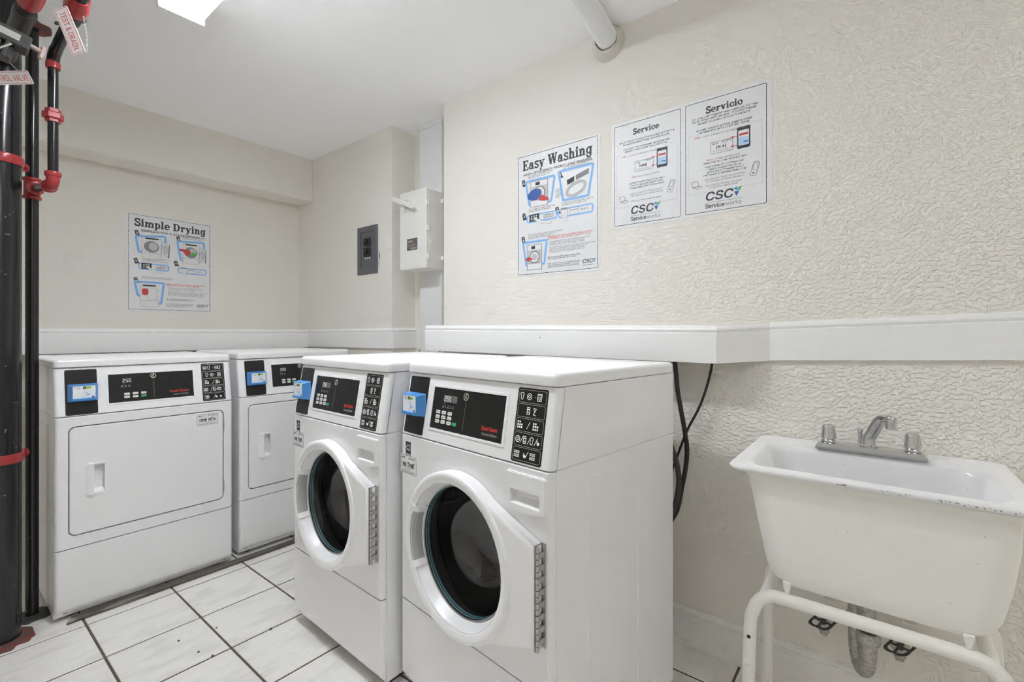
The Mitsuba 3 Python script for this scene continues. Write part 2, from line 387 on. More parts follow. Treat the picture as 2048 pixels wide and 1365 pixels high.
put('wall_front', bx(X0, 2.2, Y0 - .1, Y0, -.1, ZC), 'wall_paint'); tag('wall_front', kind='structure')
put('wall_back', bx(X0 - 1, 2.2, Y1, Y1 + .1, -.1, ZC), 'wall_paint'); tag('wall_back', kind='structure')
put('wall_back__soffit', bevel_box(X0 - .9, 1.877, 3.43, Y1, 2.216, ZC + .02, 0.006), 'wall_paint'); tag('wall_back__soffit', 'shallow plastered soffit under the ceiling')
right = man(bx(X1, 2.3, Y0, Y1, -.1, ZC))
right = right - man(bx(X1 - .1, 2.06, 1.98, 2.457, -.2, ZC + .1))
put('wall_right', right, 'wall_paint'); tag('wall_right', kind='structure')

# trim boards: flat board with a small moulded top
def trim_profile(h, t):
    return [(0, 0), (t, 0), (t, h - .028), (t - .004, h - .0255), (t - .001, h - .022), (t + .001, h - .016), (t - .002, h - .009), (t - .008, h - .004), (t - .010, h), (0, h)]
def trim(name, p, q, z0, z1, h0, h1, t=0.016, mat='trim_paint', label=None):
    """p -> q along the wall, with the face to the viewer on the right hand of p -> q."""
    p, q = np.array(p, float), np.array(q, float); d = (q - p) / np.linalg.norm(q - p); nrm = np.array([d[1], -d[0]])
    v, k = [], 0
    for e, z, h in ((p, z0, h0), (q, z1, h1)):
        pr = trim_profile(h, t); k = len(pr)
        v += [[*(e + nrm * o), z + u] for o, u in pr]
    f = []
    for i in range(k):
        j = (i + 1) % k
        f += [[i, j, k + j], [i, k + j, k + i]]
    f += [[0, i + 1, i] for i in range(1, k - 1)] + [[k, k + i, k + i + 1] for i in range(1, k - 1)]
    m = trimesh.Trimesh(v, f, process=False); m.fix_normals()
    put(name, m, mat); tag(name, label, kind='structure')
trim('trim_1', (X0 - .9, 3.476), (1.861, 3.476), 1.105, 1.105, .136, .136)                      # stands off the back wall
put('trim_1__ledge', bx(X0 - .9, 1.870, 3.474, Y1, 1.215, 1.232), 'trim_paint')
trim('trim_2', (1.872, 3.455), (1.872, 2.445), 1.110, 1.118, .131, .130)
trim('trim_3', (1.864, 2.457), (2.06, 2.457), 1.118, 1.118, .130, .130)
trim('trim_4', (1.751, 1.985), (1.751, .462), 1.121, 1.110, .137, .134)
put('trim_4__ledge', hull([[x, y, z] for z in (1.218, 1.230) for x, y in ((1.745, 1.985), (1.745, .468), (1.872, .335), (1.872, 1.985))]), 'trim_paint')
trim('trim_5', (1.7475, .4715), (1.884, .3135), 1.110, 1.121, .134, .134)
trim('trim_6', (1.872, .318), (1.872, Y0), 1.121, 1.205, .134, .130)
trim('baseboard_right', (1.872, 1.98), (1.872, Y0), 0, 0, .146, .150, .013, 'base_paint')
trim('baseboard_back', (X0 - .9, Y1), (1.872, Y1), 0, 0, .146, .146, .013, 'base_paint')
nail = cat([rod((1.735, 1.215, 1.196), (1.7335, 1.215, 1.196), .0025, 8)])
put('trim_4__nail', nail, 'screw_dark')

# ------------------------------------------------------------------ ceiling light and an added fill lamp
def ceiling_light(x0, x1, y0, y1, label, power=1.0):
    k = 'ceiling_light' if 'ceiling_light__housing' not in scene else 'ceiling_light_001'
    zb = 2.452
    put(k + '__housing', cat(bevel_box(x0 - .006, x1 + .006, y0 - .012, y0 + .006, zb - .004, ZC, .003), bevel_box(x0 - .006, x1 + .006, y1 - .006, y1 + .012, zb - .004, ZC, .003),
                             bx(x0, x1, y0, y1, zb + .0202, ZC)), 'white_plastic')
    prof = Polygon([(x0, zb + .020), (x0 + .004, zb + .010), (x0 + .018, zb), (x1 - .018, zb), (x1 - .004, zb + .010), (x1, zb + .020)])
    m = extr(prof, y1 - y0 - .012)
    m.apply_transform(FLIP); m.apply_translation([0, y1 - .006, 0])
    scene[k + '__diffuser'] = ply(m, 'white_plastic', emitter={'type': 'area', 'radiance': {'type': 'rgb', 'value': [power * LAMP * .940, power * LAMP * .980, power * LAMP * 1.045]}})
    tag(k, label, 'ceiling light'); tag(k + '__diffuser', 'glowing white wraparound diffuser')
ceiling_light(.566, .712, .92, 2.145, 'long glowing white fluorescent lamp on the ceiling above the dryers')
ceiling_light(.10, .246, -1.80, -.58, 'added unseen fill lamp on the ceiling behind the viewer', .42)  # invented lamp, added out of view to lift the fill light

# ------------------------------------------------------------------ washers and dryers, in local (a, b, z)
LEAN, ZP = 0.174, 0.877            # the control panel leans back from z = ZP
def lean(m):
    m = tm(m).copy(); v = m.vertices.copy(); v[:, 1] += LEAN * np.clip(v[:, 2] - ZP, -.01, 1); m.vertices = v; return m
def plan(W, r, b1=0.021, o=0.0):
    """outline in (a, b) of a front moulding: both front corners rounded."""
    return unary_union([rr(o, o, W - o, .2, r, 8)]).intersection(sbox(-1, -1, 2, b1))
SEG = {'2': 'abged', '5': 'afgcd', '0': 'abcdef'}
def seven(ch, x, y, h):
    w, t = h * .52, h * .13; k = {'a': R(x, y + h - t, x + w, y + h), 'd': R(x, y, x + w, y + t), 'g': R(x, y + (h - t) / 2, x + w, y + (h + t) / 2),
         'b': R(x + w - t, y + h / 2, x + w, y + h), 'c': R(x + w - t, y, x + w, y + h / 2), 'f': R(x, y + h / 2, x + t, y + h), 'e': R(x, y, x + t, y + h / 2)}
    return unary_union([k[s].buffer(-h * .012) for s in SEG[ch]])
def outline(poly, t): return poly.difference(poly.buffer(-t))
def picto(kind, x, y, h):
    """one pictogram of the instruction plate in a cell of height h at (x, y)."""
    t = h * .09
    if kind == 'shirt': return outline(Polygon([(x, y + .75 * h), (x + .25 * h, y + h), (x + .55 * h, y + h), (x + .8 * h, y + .75 * h), (x + .66 * h, y + .6 * h), (x + .6 * h, y), (x + .2 * h, y), (x + .14 * h, y + .6 * h)]), t)
    if kind == 'drum': return unary_union([outline(blob(x + .45 * h, y + .48 * h, .46 * h), t), outline(blob(x + .45 * h, y + .48 * h, .22 * h), t)])
    if kind == 'machine': return unary_union([outline(R(x, y, x + .8 * h, y + h), t), outline(blob(x + .4 * h, y + .4 * h, .24 * h), t), R(x, y + .74 * h, x + .8 * h, y + .80 * h)])
    if kind == 'dot': return blob(x, y + .5 * h, .07 * h)
    if kind == 'slash': return Polygon([(x, y), (x + t, y), (x + .55 * h + t, y + h), (x + .55 * h, y + h)])
    if kind == 'cup': return unary_union([outline(Polygon([(x, y + h), (x + .6 * h, y + .9 * h), (x + .45 * h, y + .5 * h), (x + .25 * h, y + .45 * h)]), t), LineString([(x + .3 * h, y + .45 * h), (x + .1 * h, y + .1 * h), (x + .5 * h, y)]).buffer(t / 2)])
    if kind == 'keys': return unary_union([rr(x + i * .36 * h, y + j * .36 * h, x + (i * .36 + .26) * h, y + (j * .36 + .26) * h, .05 * h, 2) for i in range(3) for j in range(3 if i < 2 else 2)])
    if kind == 'keys2': return unary_union([outline(rr(x + i * .34 * h, y + j * .5 * h, x + (i * .34 + .27) * h, y + (j * .5 + .4) * h, .08 * h, 2), t * .8) for i in range(3) for j in range(2)])
    if kind == 'hand': return unary_union([blob(x + .3 * h, y + .3 * h, .22 * h), R(x + .05 * h, y + .3 * h, x + .15 * h, y + .7 * h)])
    if kind == 'box': return unary_union([outline(R(x, y, x + .55 * h, y + h), t), R(x + .1 * h, y + .6 * h, x + .45 * h, y + .75 * h), R(x + .1 * h, y + .25 * h, x + .4 * h, y + .36 * h)])
def instruction_plate(P, a0, a1, z0, z1, rows):
    out = [('plate', 'black_panel', lean(front(rr(a0, z0, a1, z1, .006), .0005, .0012)))]
    n = len(rows); ph = (z1 - z0 - .006) / n; lines, icons = [], []
    for i, row in enumerate(rows):
        zb = z1 - .003 - (i + 1) * ph
        box_ = rr(a0 + .0045, zb + .0015, a1 - .0045, zb + ph - .0015, .005, 4)
        lines.append(outline(box_, .0011))
        h = ph * .52
        for kind, f in row: icons.append(picto(kind, a0 + .008 + f * (a1 - a0 - .022), zb + ph * .24, h))
    out.append(('plate__outline', 'emblem_metal', lean(front(unary_union(lines), -.0007, .0003))))
    out.append(('plate__pictogram', 'led_white', lean(front(unary_union(icons), -.0007, .0003))))
    P += [(k.replace('plate', 'instruction_plate', 1), m, g, 0) for k, m, g in [(a, b, c) for a, b, c in out]]
def machine(kind, W):
    """list of (part key, bsdf, mesh, smoothing)."""
    P, washer = [], kind == 'washer'
    D, ZT = 0.655, 1.0815
    def add(k, mat, m, sm=0): P.append((k, mat, m, sm))
    # cabinet: lower and upper sheet-metal boxes over a slightly smaller core
    low = man(bevel_box(.0015, W - .0015, .0235, D, .03, .8745, .0015))
    up = man(hull([[a, b, z] for a in (.0015, W - .0015) for b, z in ((.026, .8765), (.026 + LEAN * (ZT - ZP), ZT), (D, ZT), (D, .8765))]))
    core = man(bx(.006, W - .006, .05, D - .005, .05, 1.075))
    cab = low + up + core
    if washer: cab = cab - man(moved(xf(rod((0, 0, 0), (0, .44, 0), .262, 48), np.eye(4)), .328, .012, .575))
    emb = []
    for a, s in ((W - .0015, 1), (.0015, -1)):
        for b0, b1 in ((.155, .31), (.415, .555)):
            emb.append(hull([[a - s * .003, b, z] for b in (b0, b1) for z in (.10, .834)] + [[a + s * .0013, b, z] for b in (b0 + .003, b1 - .003) for z in (.103, .831)]))
    add('cabinet', 'enamel', cat(tm(cab), emb))
    # front panel
    fp = man(upright(plan(W, .016), .3165, .8735, .0025))
    if washer:
        fp = fp - man(rod((.328, -.05, .575), (.328, .08, .575), .2095, 64)) - man(bx(.532, .641, -.05, .0195, .768, .8195))
    else:
        fp = fp - man(front(rr(.0420, .3655, .639, .8325, .026, 8), .040, .08))
        add('door_jamb', 'enamel', cat(front(rr(.0420, .3655, .639, .8325, .026, 8).buffer(.0012).difference(rr(.0420, .3655, .639, .8325, .026, 8)), .0228, .0205), front(rr(.040, .363, .641, .835, .026, 8), .0230, .0015)))
    add('front_panel', 'enamel', tm(fp), 35)
    zb = .03
    kick = hull([[x, y, z] for g, z in ((plan(W, .014, .021, .001).buffer(0), .3135),) for x, y in g.exterior.coords] +
                [[x, y, z] for z in (.3115, .066) for x, y in plan(W, .016).exterior.coords] +
                [[x, max(y, .0230), z] for z in (zb,) for x, y in plan(W, .016, .0345).exterior.coords])
    add('kick_panel', 'enamel', kick, 35)
    for a in (.035, W - .035):
        add('kick_panel__screw', 'screw_metal', along(lathe([(0, .0035), (.004, .003), (.0065, .001), (.0068, 0), (0, 0)], 14), (a, .0125, .0470), (a, -.5, -.28)), 30)
    for a in (.06, W - .06):
        for b in (.07, D - .06):
            add('foot', 'black_rubber', lathe([(0, 0), (.021, 0), (.021, .012), (.009, .015), (.009, .020), (0, .020)], 20, o=(a, b, .0 if washer else .0140)), 30)
    # control panel and lid
    cp = upright(plan(W, .016), .877, 1.0805, .003, LEAN, ZP)
    add('control_panel', 'white_plastic', cp, 35)
    L = []
    for z, o in ((1.0835, .0012), (1.085, 0), (1.104, 0), (1.1095, .0015), (1.1140, .005), (1.1165, .010), (1.1175, .018)):
        g = rr(-.0015, .027, W + .0015, D + .006, .020, 8).buffer(-o)
        L += [[x, y, z] for x, y in g.exterior.coords]
    lid = man(hull(L)) - man(hull([[x, y, z] for z, o in ((1.1161, .052), (1.1200, .030)) for x, y in rr(0, .03, W, D, .03).buffer(-o).exterior.coords]))
    add('lid', 'enamel', tm(lid), 40)
    # control panel furniture (washer / dryer positions)
    q = dict(blk=(.0185, .126, .884, 1.0705), dis=(.160, .4895, .9165, 1.0445), ins=(.530, .635, .8825, 1.0725), coin=(.3195, 1.0265), line=(.9255, 1.0085), led=(.217, 1.0045)) if washer else \
        dict(blk=(.0345, .1395, .8805, 1.0715), dis=(.177, .5055, .917, 1.0430), ins=(.544, .6485, .8845, 1.0720), coin=(.343, 1.0275), line=(.930, 1.010), led=(.228, 1.005))
    a0, a1, z0, z1 = q['blk']
    add('reader_plate', 'black_panel', lean(front(rr(a0, z0, a1, z1, .006), .0005, .0012)))
    a0, a1, z0, z1 = q['dis']
    add('display_frame', 'white_plastic', lean(front(sbox(a0 - .0095, z0 - .0065, a1 + .0095, z1 + .0070).difference(sbox(a0, z0, a1, z1)), .0005, .0030)))
    add('display', 'black_panel', lean(front(sbox(a0 - .001, z0 - .001, a1 + .001, z1 + .001), .0005, .0012)))
    x, y = q['led']
    add('display__digits', 'led_white', lean(front(unary_union([seven('2', x, y, .0155), blob(x + .0105, y + .0006, .0011), seven('5', x + .0118, y, .0155), seven('0', x + .0226, y, .0155)]), -.0007, .0003)))
    if washer: add('display__digit_window', 'faint_grey', lean(front(R(x - .004, y - .003, x + .062, y + .0185), -.0007, .0001)))
    marks = [R(x + .001, y - .0075, x + .0040, y - .0055)] + [R(x - .004 + i * .0125, y - .0165, x - .0015 + i * .0125, y - .0125) for i in range(5 if washer else 3)] + \
            [scribble(random.Random(i), x - .007 + i * .0125, x + .003 + i * .0125, y - .0205, .0026) for i in range(5 if washer else 3)]
    add('display__indicator', 'emblem_metal', lean(front(unary_union(marks), -.0007, .0003)))
    kr = random.Random(5)
    cols, rows, x0, dx, ztop, dz, kw, kh = (3, 3, .1838, .0292, .9750, .0143, .0205, .0105) if washer else (3, 2, .232, .031, .9585, .0138, .0205, .0100)
    if not washer: x0 = .2315
    for r in range(rows):
        for c_ in range(cols):
            green = (not washer) and r == 1 and c_ == 2
            xx, zz = x0 + c_ * dx, ztop - r * dz - .006
            add('display__button', 'key_green' if green else 'key_white', lean(front(rr(xx, zz - kh / 2, xx + kw, zz + kh / 2, .0025, 3), -.0005, .0012)))
            if not green:
                add('display__button_legend', 'ink_grey', lean(front(scribble(kr, xx + .003, xx + kw - .003, zz - .0022, .0042), -.0016, .0003)))
    if washer: add('display__button', 'key_green', lean(front(rr(x0 + 3 * dx - .0025, ztop - 2 * dz - .0115, x0 + 3 * dx + kw - .003, ztop - 2 * dz - .001, .0025, 3), -.0005, .0012)))
    ca, cz = q['coin']
    add('display__emblem', 'emblem_metal', lean(front(unary_union([outline(blob(ca, cz, .0115), .0028), Polygon([(ca - .006, cz - .004), (ca + .001, cz + .009), (ca + .004, cz + .008), (ca, cz - .002), (ca + .006, cz - .005)])]), -.0006, .0012)))
    add('display__divider', 'faint_grey', lean(front(R(ca + .0002, q['line'][0], ca + .0018, q['line'][1]), -.0007, .0003)))
    bxr = a1 - .022
    add('display__brand_name', 'brand_red', lean(moved(flat_text('Speed Queen', bxr, z0 + .0265, .0110, True, 'r', .066 if washer else .078), 0, -.0008, 0)))
    add('display__brand_line', 'brand_grey', lean(moved(flat_text('Commercial Washer' if washer else 'Commercial Dryer', bxr, z0 + .0125, .0075, False, 'r', .062), 0, -.0008, 0)))
    rows_ = [[('shirt', 0), ('drum', .30), ('dot', .66), ('machine', .74)], [('box', .36), ('cup', .62)], [('keys', .02), ('slash', .42), ('keys', .68)], [('drum', 0), ('slash', .2), ('box', .34), ('slash', .52), ('shirt', .60), ('slash', .80), ('hand', .90)], [('keys2', .02), ('hand', .40), ('slash', .48), ('keys2', .68)]] if washer else \
            [[('drum', 0), ('shirt', .22), ('dot', .54), ('drum', .62), ('shirt', .80)], [('shirt', .10), ('drum', .36), ('dot', .66), ('machine', .78)], [('keys', .06), ('slash', .46), ('keys', .66)], [('keys2', 0), ('slash', .34), ('box', .5), ('slash', .62), ('keys2', .74)], [('keys2', .04), ('slash', .50), ('hand', .60), ('hand', .84)]]
    instruction_plate(P, *q['ins'], rows_)
    # card reader: a blue block that tapers towards its label
    a0, a1, z0, z1 = q['blk']; zc = (.981 if washer else .9735) ; am = (a0 + a1) / 2 + .004
    w0, w1, h0, h1 = (.0495, .0395, .0375, .0325)
    rd = hull([[am + sx * (w - .003 * t), b, zc + sz * (h - .003 * (1 - t))] for sx in (-1, 1) for sz in (-1, 1) for t in (0, 1) for w, h, b in ((w0, h0, -.0015), (w0, h0, -.010), (w1, h1, -.0335))])
    lip = hull([[am + sx * w1 * .98, b, zc - z] for sx in (-1, 1) for b, z in ((-.030, .020), (-.0385, .0235), (-.0385, .031), (-.030, .034))])
    def ls(m): return moved(m, 0, LEAN * (zc - ZP), 0)
    add('card_reader', 'blue_plastic', ls(cat(rd, lip)), 25)
    add('card_reader__face_label', 'label_white', ls(front(rr(am - .0365, zc - .0215, am + .0365, zc + .0305, .002, 3), -.0333, .0007)))
    add('card_reader__screen', 'lcd_green', ls(front(R(am + .0055, zc + .0175, am + .0220, zc + .0280), -.034, .0006)))
    add('card_reader__screen_text', 'lcd_dark', ls(front(unary_union([R(am - .005, zc + .0175, am + .0055, zc + .0280), scribble(kr, am + .0075, am + .0205, zc + .0205, .0045)]), -.0341, .0009)))
    ww = [ring(am + .009, zc - .004, .0185, .0135, .0008, .0008)] + [ring(am + .003, zc - .004, r_, r_, .0013, .0013).intersection(sbox(am + .003, zc - .015, am + .03, zc + .010)) for r_ in (.0035, .0065, .0095)] + [affinity.rotate(rr(am + .008, zc - .009, am + .020, zc - .0045, .002, 3), 25, origin='center')]
    add('card_reader__tap_symbol', 'ink_blue', ls(front(unary_union(ww), -.034, .0003)))
    add('card_reader__label_text', 'ink_grey', ls(front(unary_union([scribble(kr, am - .033, am - .009, zc + .0245, .004), scribble(kr, am - .026, am - .012, zc + .018, .004)]), -.034, .0003)))
    add('card_reader__button', 'ink_navy', ls(front(blob(am + .0285, zc - .0185, .0042), -.034, .0009)))
    # front furniture
    def sticker(name, a0, a1, z0, z1, b, big):
        add(name, 'sticker_white', front(rr(a0, z0, a1, z1, .003, 3), b, .0005))
        sr = random.Random(11 if washer else 12); w, h = a1 - a0, z1 - z0
        add(name + '__print', 'ink_black', front(unary_union([outline(rr(a0 + .002, z0 + .002, a1 - .002, z1 - .002, .0025, 3), .0009), scribble(sr, a0 + .008, a0 + .35 * w, z1 - .013, .0052),
            scribble(sr, a0 + .52 * w, a1 - .007, z1 - .013, .0052), scribble(sr, a0 + .14 * w, a1 - .12 * w, z0 + .36 * h, .27 * h, .10)]), b - .0005, .0003))
        add(name + '__fine_print', 'ink_grey', front(unary_union([scribble(sr, a0 + .3 * w, a0 + .7 * w, z0 + .25 * h, .0035), scribble(sr, a0 + .01, a1 - .01, z0 + .13 * h, .0030), scribble(sr, a0 + .01, a1 - .02, z0 + .07 * h, .0028)]), b - .0005, .0003))
    if washer:
        AC, CZ = .328, .575
        add('energy_sticker', 'ink_black', front(R(.032, .805, .062, .852), 0, .0005))
        add('energy_sticker__print', 'sticker_white', front(unary_union([LineString(curve([(.036, .832), (.046, .842), (.058, .836)])).buffer(.0011), LineString(curve([(.038, .822), (.047, .831), (.050, .823), (.058, .828)])).buffer(.0011), R(.035, .8085, .059, .8115)]), -.0005, .0003))
        sticker('service_sticker', .001, .096, .743, .807, 0, True)
        # detergent drawer with its finger pocket
        dz = Polygon([(.5185, .8575), (.5185, .765)] + [(.5185 + .138 * t, .765 - .010 * math.sin(math.pi * (.15 + .85 * t)) + .002 * t) for t in np.linspace(0.02, .98, 12)] + [(.6565, .768), (.6565, .8575)]).buffer(-.006).buffer(.006, quad_segs=5)
        pocket = rr(.533, .774, .638, .8135, .004, 4)
        add('detergent_drawer', 'white_plastic', cat(front(dz.buffer(-.0022).difference(pocket), -.0060, .0022), front(dz.difference(pocket), .001, .0070)), 25)
        add('detergent_drawer__finger_pocket', 'white_plastic', cat(bx(.531, .642, .0185, .0205, .768, .8195), hull([[a, b, z] for a in (.533, .638) for b, z in ((-.0078, .7755), (-.0078, .7735), (.0185, .7885), (.0185, .7725))]),
            bx(.5315, .5335, -.003, .019, .770, .817), bx(.6375, .6395, -.003, .019, .770, .817), bx(.532, .640, -.003, .019, .8130, .8150)))
        # porthole door
        circ = Point(AC, CZ).buffer(.2285, quad_segs=20)
        hp = unary_union([circ, sbox(.60, .4445, .6435, .6975)]).convex_hull
        outer = []
        for b, o in ((-.0015, .002), (-.006, 0), (-.028, 0), (-.0350, .004), (-.0380, .011)):
            outer += [[x, b, y] for x, y in hp.buffer(-o).exterior.coords]
        plate = man(hull(outer)) - man(lathe([(0, -.08), (.205, -.08), (.205, .03), (0, .03)], 64, 'b', (AC, 0, CZ)))
        rim = lathe([(.2365, -.002), (.2375, -.033), (.2365, -.0385), (.2335, -.0420), (.2285, -.0435), (.2220, -.0432), (.2110, -.0405), (.2065, -.0370), (.2000, -.0200), (.1935, -.0045), (.1905, .003), (.200, .008), (.2365, -.002)], 96, 'b', (AC, 0, CZ))
        add('door', 'white_plastic', cat(tm(plate), rim), 40)
        A = math.pi
        add('door__handle', 'grey_plastic', lathe([(.1935, -.005), (.1955, -.0235), (.2010, -.0340), (.2090, -.0405), (.2050, -.012), (.1935, -.005)], 22, 'b', (AC, 0, CZ), A - .42, A + .42), 40)
        lips = []
        for s in (-1, 1):
            ang = A + s * .44
            pts = []
            for da, db in ((-.05, 0), (.05, 0)):
                for r, b in ((.188, -.004), (.1945, -.0285), (.2065, -.0420), (.2225, -.0445), (.2250, -.034)):
                    pts.append([AC + r * math.cos(ang + da), b, CZ + r * math.sin(ang + da)])
            add('door__handle_lip', 'white_plastic', hull(pts))
        add('door__bezel', 'bezel_steel', lathe([(.1915, .002), (.1885, -.0035), (.1862, -.0015), (.1858, .004), (.1915, .002)], 96, 'b', (AC, 0, CZ)), 40)
        add('door__gasket', 'teal_rubber', lathe([(.1885, .002), (.1868, .0012), (.1848, .006), (.1838, .016), (.190, .017), (.1885, .002)], 96, 'b', (AC, 0, CZ)), 40)
        bowl = lathe([(.1850, .006), (.1842, .010), (.1800, .024), (.1725, .050), (.1635, .080), (.1500, .105), (.1300, .122), (.0950, .134), (.0500, .140), (.0005, .141)], 96, 'b', (AC, 0, CZ))
        add('door__glass', 'door_glass', bowl, True)
        add('bellows', 'black_rubber', lathe([(.2090, .012), (.2040, .016), (.1960, .024), (.2120, .034), (.1990, .046), (.2020, .060), (.2180, .066), (.2500, .070)], 72, 'b', (AC, 0, CZ)), 50)
        add('drum', 'drum_steel', lathe([(.2180, .072), (.2500, .085), (.2550, .110), (.2550, .41), (.235, .43), (.12, .437), (.11, .42), (.06, .415), (.0005, .414)], 72, 'b', (AC, 0, CZ)), 40)
        for k in range(3):
            t = .6 + k * 2 * math.pi / 3
            pts = [[AC + r * math.cos(t + d), b, CZ + r * math.sin(t + d)] for b in (.12, .40) for r, d in ((.256, -.22), (.256, .22), (.205, -.05), (.205, .05))]
            add('drum__paddle', 'drum_steel', hull(pts))
        # piano hinge
        kn = [bx(.6415, .6432, -.031, -.0015, .4420, .7005), bx(.6462, .6540, -.0045, -.001, .4430, .6995)]
        N = 17
        for i in range(N):
            za, zb_ = .4430 + i * .2565 / N, .4430 + (i + 1) * .2565 / N - .0016
            kn.append(rod((.6478, -.0255, za), (.6478, -.0255, zb_), .0052 if i % 2 else .0047, 12))
            if i % 2: kn.append(bx(.6478, .6524, -.0255, -.0025, za, zb_))
        add('hinge', 'hinge_steel', cat(kn), 30)
    else:
        hb = rr(.0965, .5270, .1640, .6660, .009, 5)
        pk = rr(.1235, .5360, .1610, .6570, .005, 4)
        door = man(front(rr(.0470, .3705, .6340, .8275, .0225, 8), .012, .0110)) + man(front(rr(.0470, .3705, .6340, .8275, .0225, 8).buffer(-.0025), .003, .0045))
        door = door - man(bx(.1195, .1625, -.02, .05, .534, .659))
        add('door', 'enamel', tm(door), 35)
        grip = hull([[a, b, z] for z, i in ((.5290, .004), (.535, 0), (.658, 0), (.6640, .004)) for a, b in ((.0985 + i, -.0015), (.101 + i, -.0065), (.116, -.0125), (.1235, -.0125), (.1235, -.0015))])
        add('door__handle', 'white_plastic', cat(front(hb.difference(pk), .000, .0048), grip), 25)
        add('door__handle_pocket', 'white_plastic', cat(bx(.1185, .1630, .0210, .0224, .533, .660), hull([[a, b, z] for z in (.536, .657) for a, b in ((.1225, -.0040), (.1225, .0215), (.1330, .0215))]),
            hull([[a, b, z] for a in (.1235, .161) for b, z in ((-.004, .5355), (.0215, .5355), (.0215, .5500))])))
        sticker('service_sticker', .5135, .6125, .7615, .8210, -.0015, True)
        for zc_ in (.752, .432):
            add('hinge', 'hinge_steel', cat(bevel_box(.6345, .6415, -.0005, .010, zc_ - .030, zc_ + .030, .001), rod((.638, -.0005, zc_ - .026), (.638, -.0005, zc_ + .026), .0030, 10)), 30)
    return P

SMALL = ('display__indicator', 'indicator', 'outline', 'pictogram', 'label_text', 'tap_symbol', 'screen_text', 'print', 'fine_print', 'brand_name', 'brand_line', 'digits', 'button_legend')
def install(parts, key, M, label, category, group=None, part_labels=()):
    """one entry per part under the machine's own key; the meshes are shared."""
    seen = {}
    for sub, d in parts:
        k = f'{key}__{sub}'
        while k in scene:
            h, _, t = k.rpartition('_')
            k = f'{h}_{int(t) + 1:03d}' if t.isdigit() and len(t) == 3 else k + '_001'
        scene[k] = {**d, 'to_world': T(M)}
    tag(key, label, category, group)
    for sub, d in parts:
        if sub.rpartition('__')[2] in SMALL: labels[f'{key}__{sub}'] = {'kind': 'stuff'}
    for sub, text in part_labels:
        if f'{key}__{sub}' in scene: tag(f'{key}__{sub}', text)
def plies(parts): return [(k, ply(m, mat, sm)) for k, mat, m, sm in parts]
WM = frame((1.0292, 1.3026, 0), (-.10727, -.99422), (.99422, -.10727))
WM1 = frame((.9880, 1.9630, 0), (-.03635, -.99934), (.99934, -.03635)) @ np.diag([.955, 1, 1, 1])
DM = frame((.3520, 2.700, -.0135), (1, 0), (0, 1))
DM1 = frame((1.0790, 2.727, -.0095), (1, 0), (0, 1))
wp, dp = plies(machine('washer', .668)), plies(machine('dryer', .681))
PL = [('card_reader', 'blue card payment reader with a white label'), ('door__glass', 'dark round porthole glass'), ('instruction_plate', 'black plate of white instruction pictograms'), ('display', 'glossy black control display reading 250'),
      ('hinge', 'long steel piano hinge'), ('detergent_drawer', 'white detergent drawer with finger pocket'), ('door', None)]
PL = [p for p in PL if p[1]]
install(wp, 'washing_machine', WM, 'white front-loading washing machine nearest the sink, its right side in view', 'washing machine', None, PL)
install(wp, 'washing_machine_001', WM1, 'white front-loading washing machine between the nearer washer and the dryers', 'washing machine', None, PL)
PD = [('card_reader', 'blue card payment reader with a white label'), ('instruction_plate', 'black plate of white instruction pictograms'), ('display', 'glossy black control display reading 250'), ('door__handle', 'moulded white door pull')]
install(dp, 'dryer', DM, 'white dryer beside the black pipes, its whole square door in view', 'dryer', None, PD)
install(dp, 'dryer_001', DM1, 'white dryer in the corner, half hidden behind the rear washing machine', 'dryer', None, PD)

# ------------------------------------------------------------------ posters
def screen_csc(P, x, y, w, full):
    """the laundry company's letters with its folded-paper bird; full adds the rule and the second line."""
    h = w * .235
    P.add('logo_letters', 'ink_black', flat_text('CSC', x, y, h, True, 'l', w * .74, .16), 1)
    bx_, by = x + w * .83, y + h * .10
    P.add('logo_bird', 'ink_teal', Polygon([(bx_ - .08 * w, by + .20 * w), (bx_ + .02 * w, by + .25 * w), (bx_ + .08 * w, by + .10 * w)]), 1)
    P.add('logo_bird_tail', 'ink_navy', Polygon([(bx_ - .05 * w, by + .12 * w), (bx_ + .08 * w, by + .10 * w), (bx_ + .01 * w, by - .03 * w)]), 1)
    P.add('logo_bird_wing', 'ink_green', Polygon([(bx_ + .05 * w, by + .21 * w), (bx_ + .15 * w, by + .25 * w), (bx_ + .10 * w, by + .11 * w)]), 1)
    if full:
        P.add('logo_rule', 'ink_grey', R(x, y - .07 * w, x + w, y - .06 * w), 1)
        P.add('logo_name', 'ink_black', flat_text('Service', x, y - .22 * w, .115 * w, True, 'l', w * .52), 1)
        P.add('logo_name_end', 'ink_grey', flat_text('works', x + w * .53, y - .22 * w, .115 * w, False, 'l', w * .44), 1)
def lines(P, seed, x0, x1, ys, h, part='small_print', ink='ink_grey', centre=None, layer=1):
    r = random.Random(seed)
    for i, y in enumerate(ys):
        w = (x1 - x0) * r.uniform(.72, 1.0) if i else (x1 - x0)
        a, b = (x0, x0 + w) if centre is None else (centre - w / 2, centre + w / 2)
        P.add(part, ink, scribble(r, a, b, y, h), layer)
def step_tag(P, x, y, s):
    """the tilted dark number tag beside each step."""
    t = affinity.rotate(unary_union([rr(x, y, x + s * .55, y + s, s * .06, 3), Polygon([(x + .2 * s, y), (x + .75 * s, y - .1 * s), (x + .55 * s, y + .3 * s)])]), 14, origin='center')
    P.add('step_tag', 'ink_black', t, 1)
    P.add('step_tag_number', 'paper', affinity.rotate(unary_union([blob(x + .27 * s, y + .42 * s, .13 * s), R(x + .12 * s, y + .72 * s, x + .42 * s, y + .80 * s)]), 14, origin=(x + .3 * s, y + .5 * s)), 2)
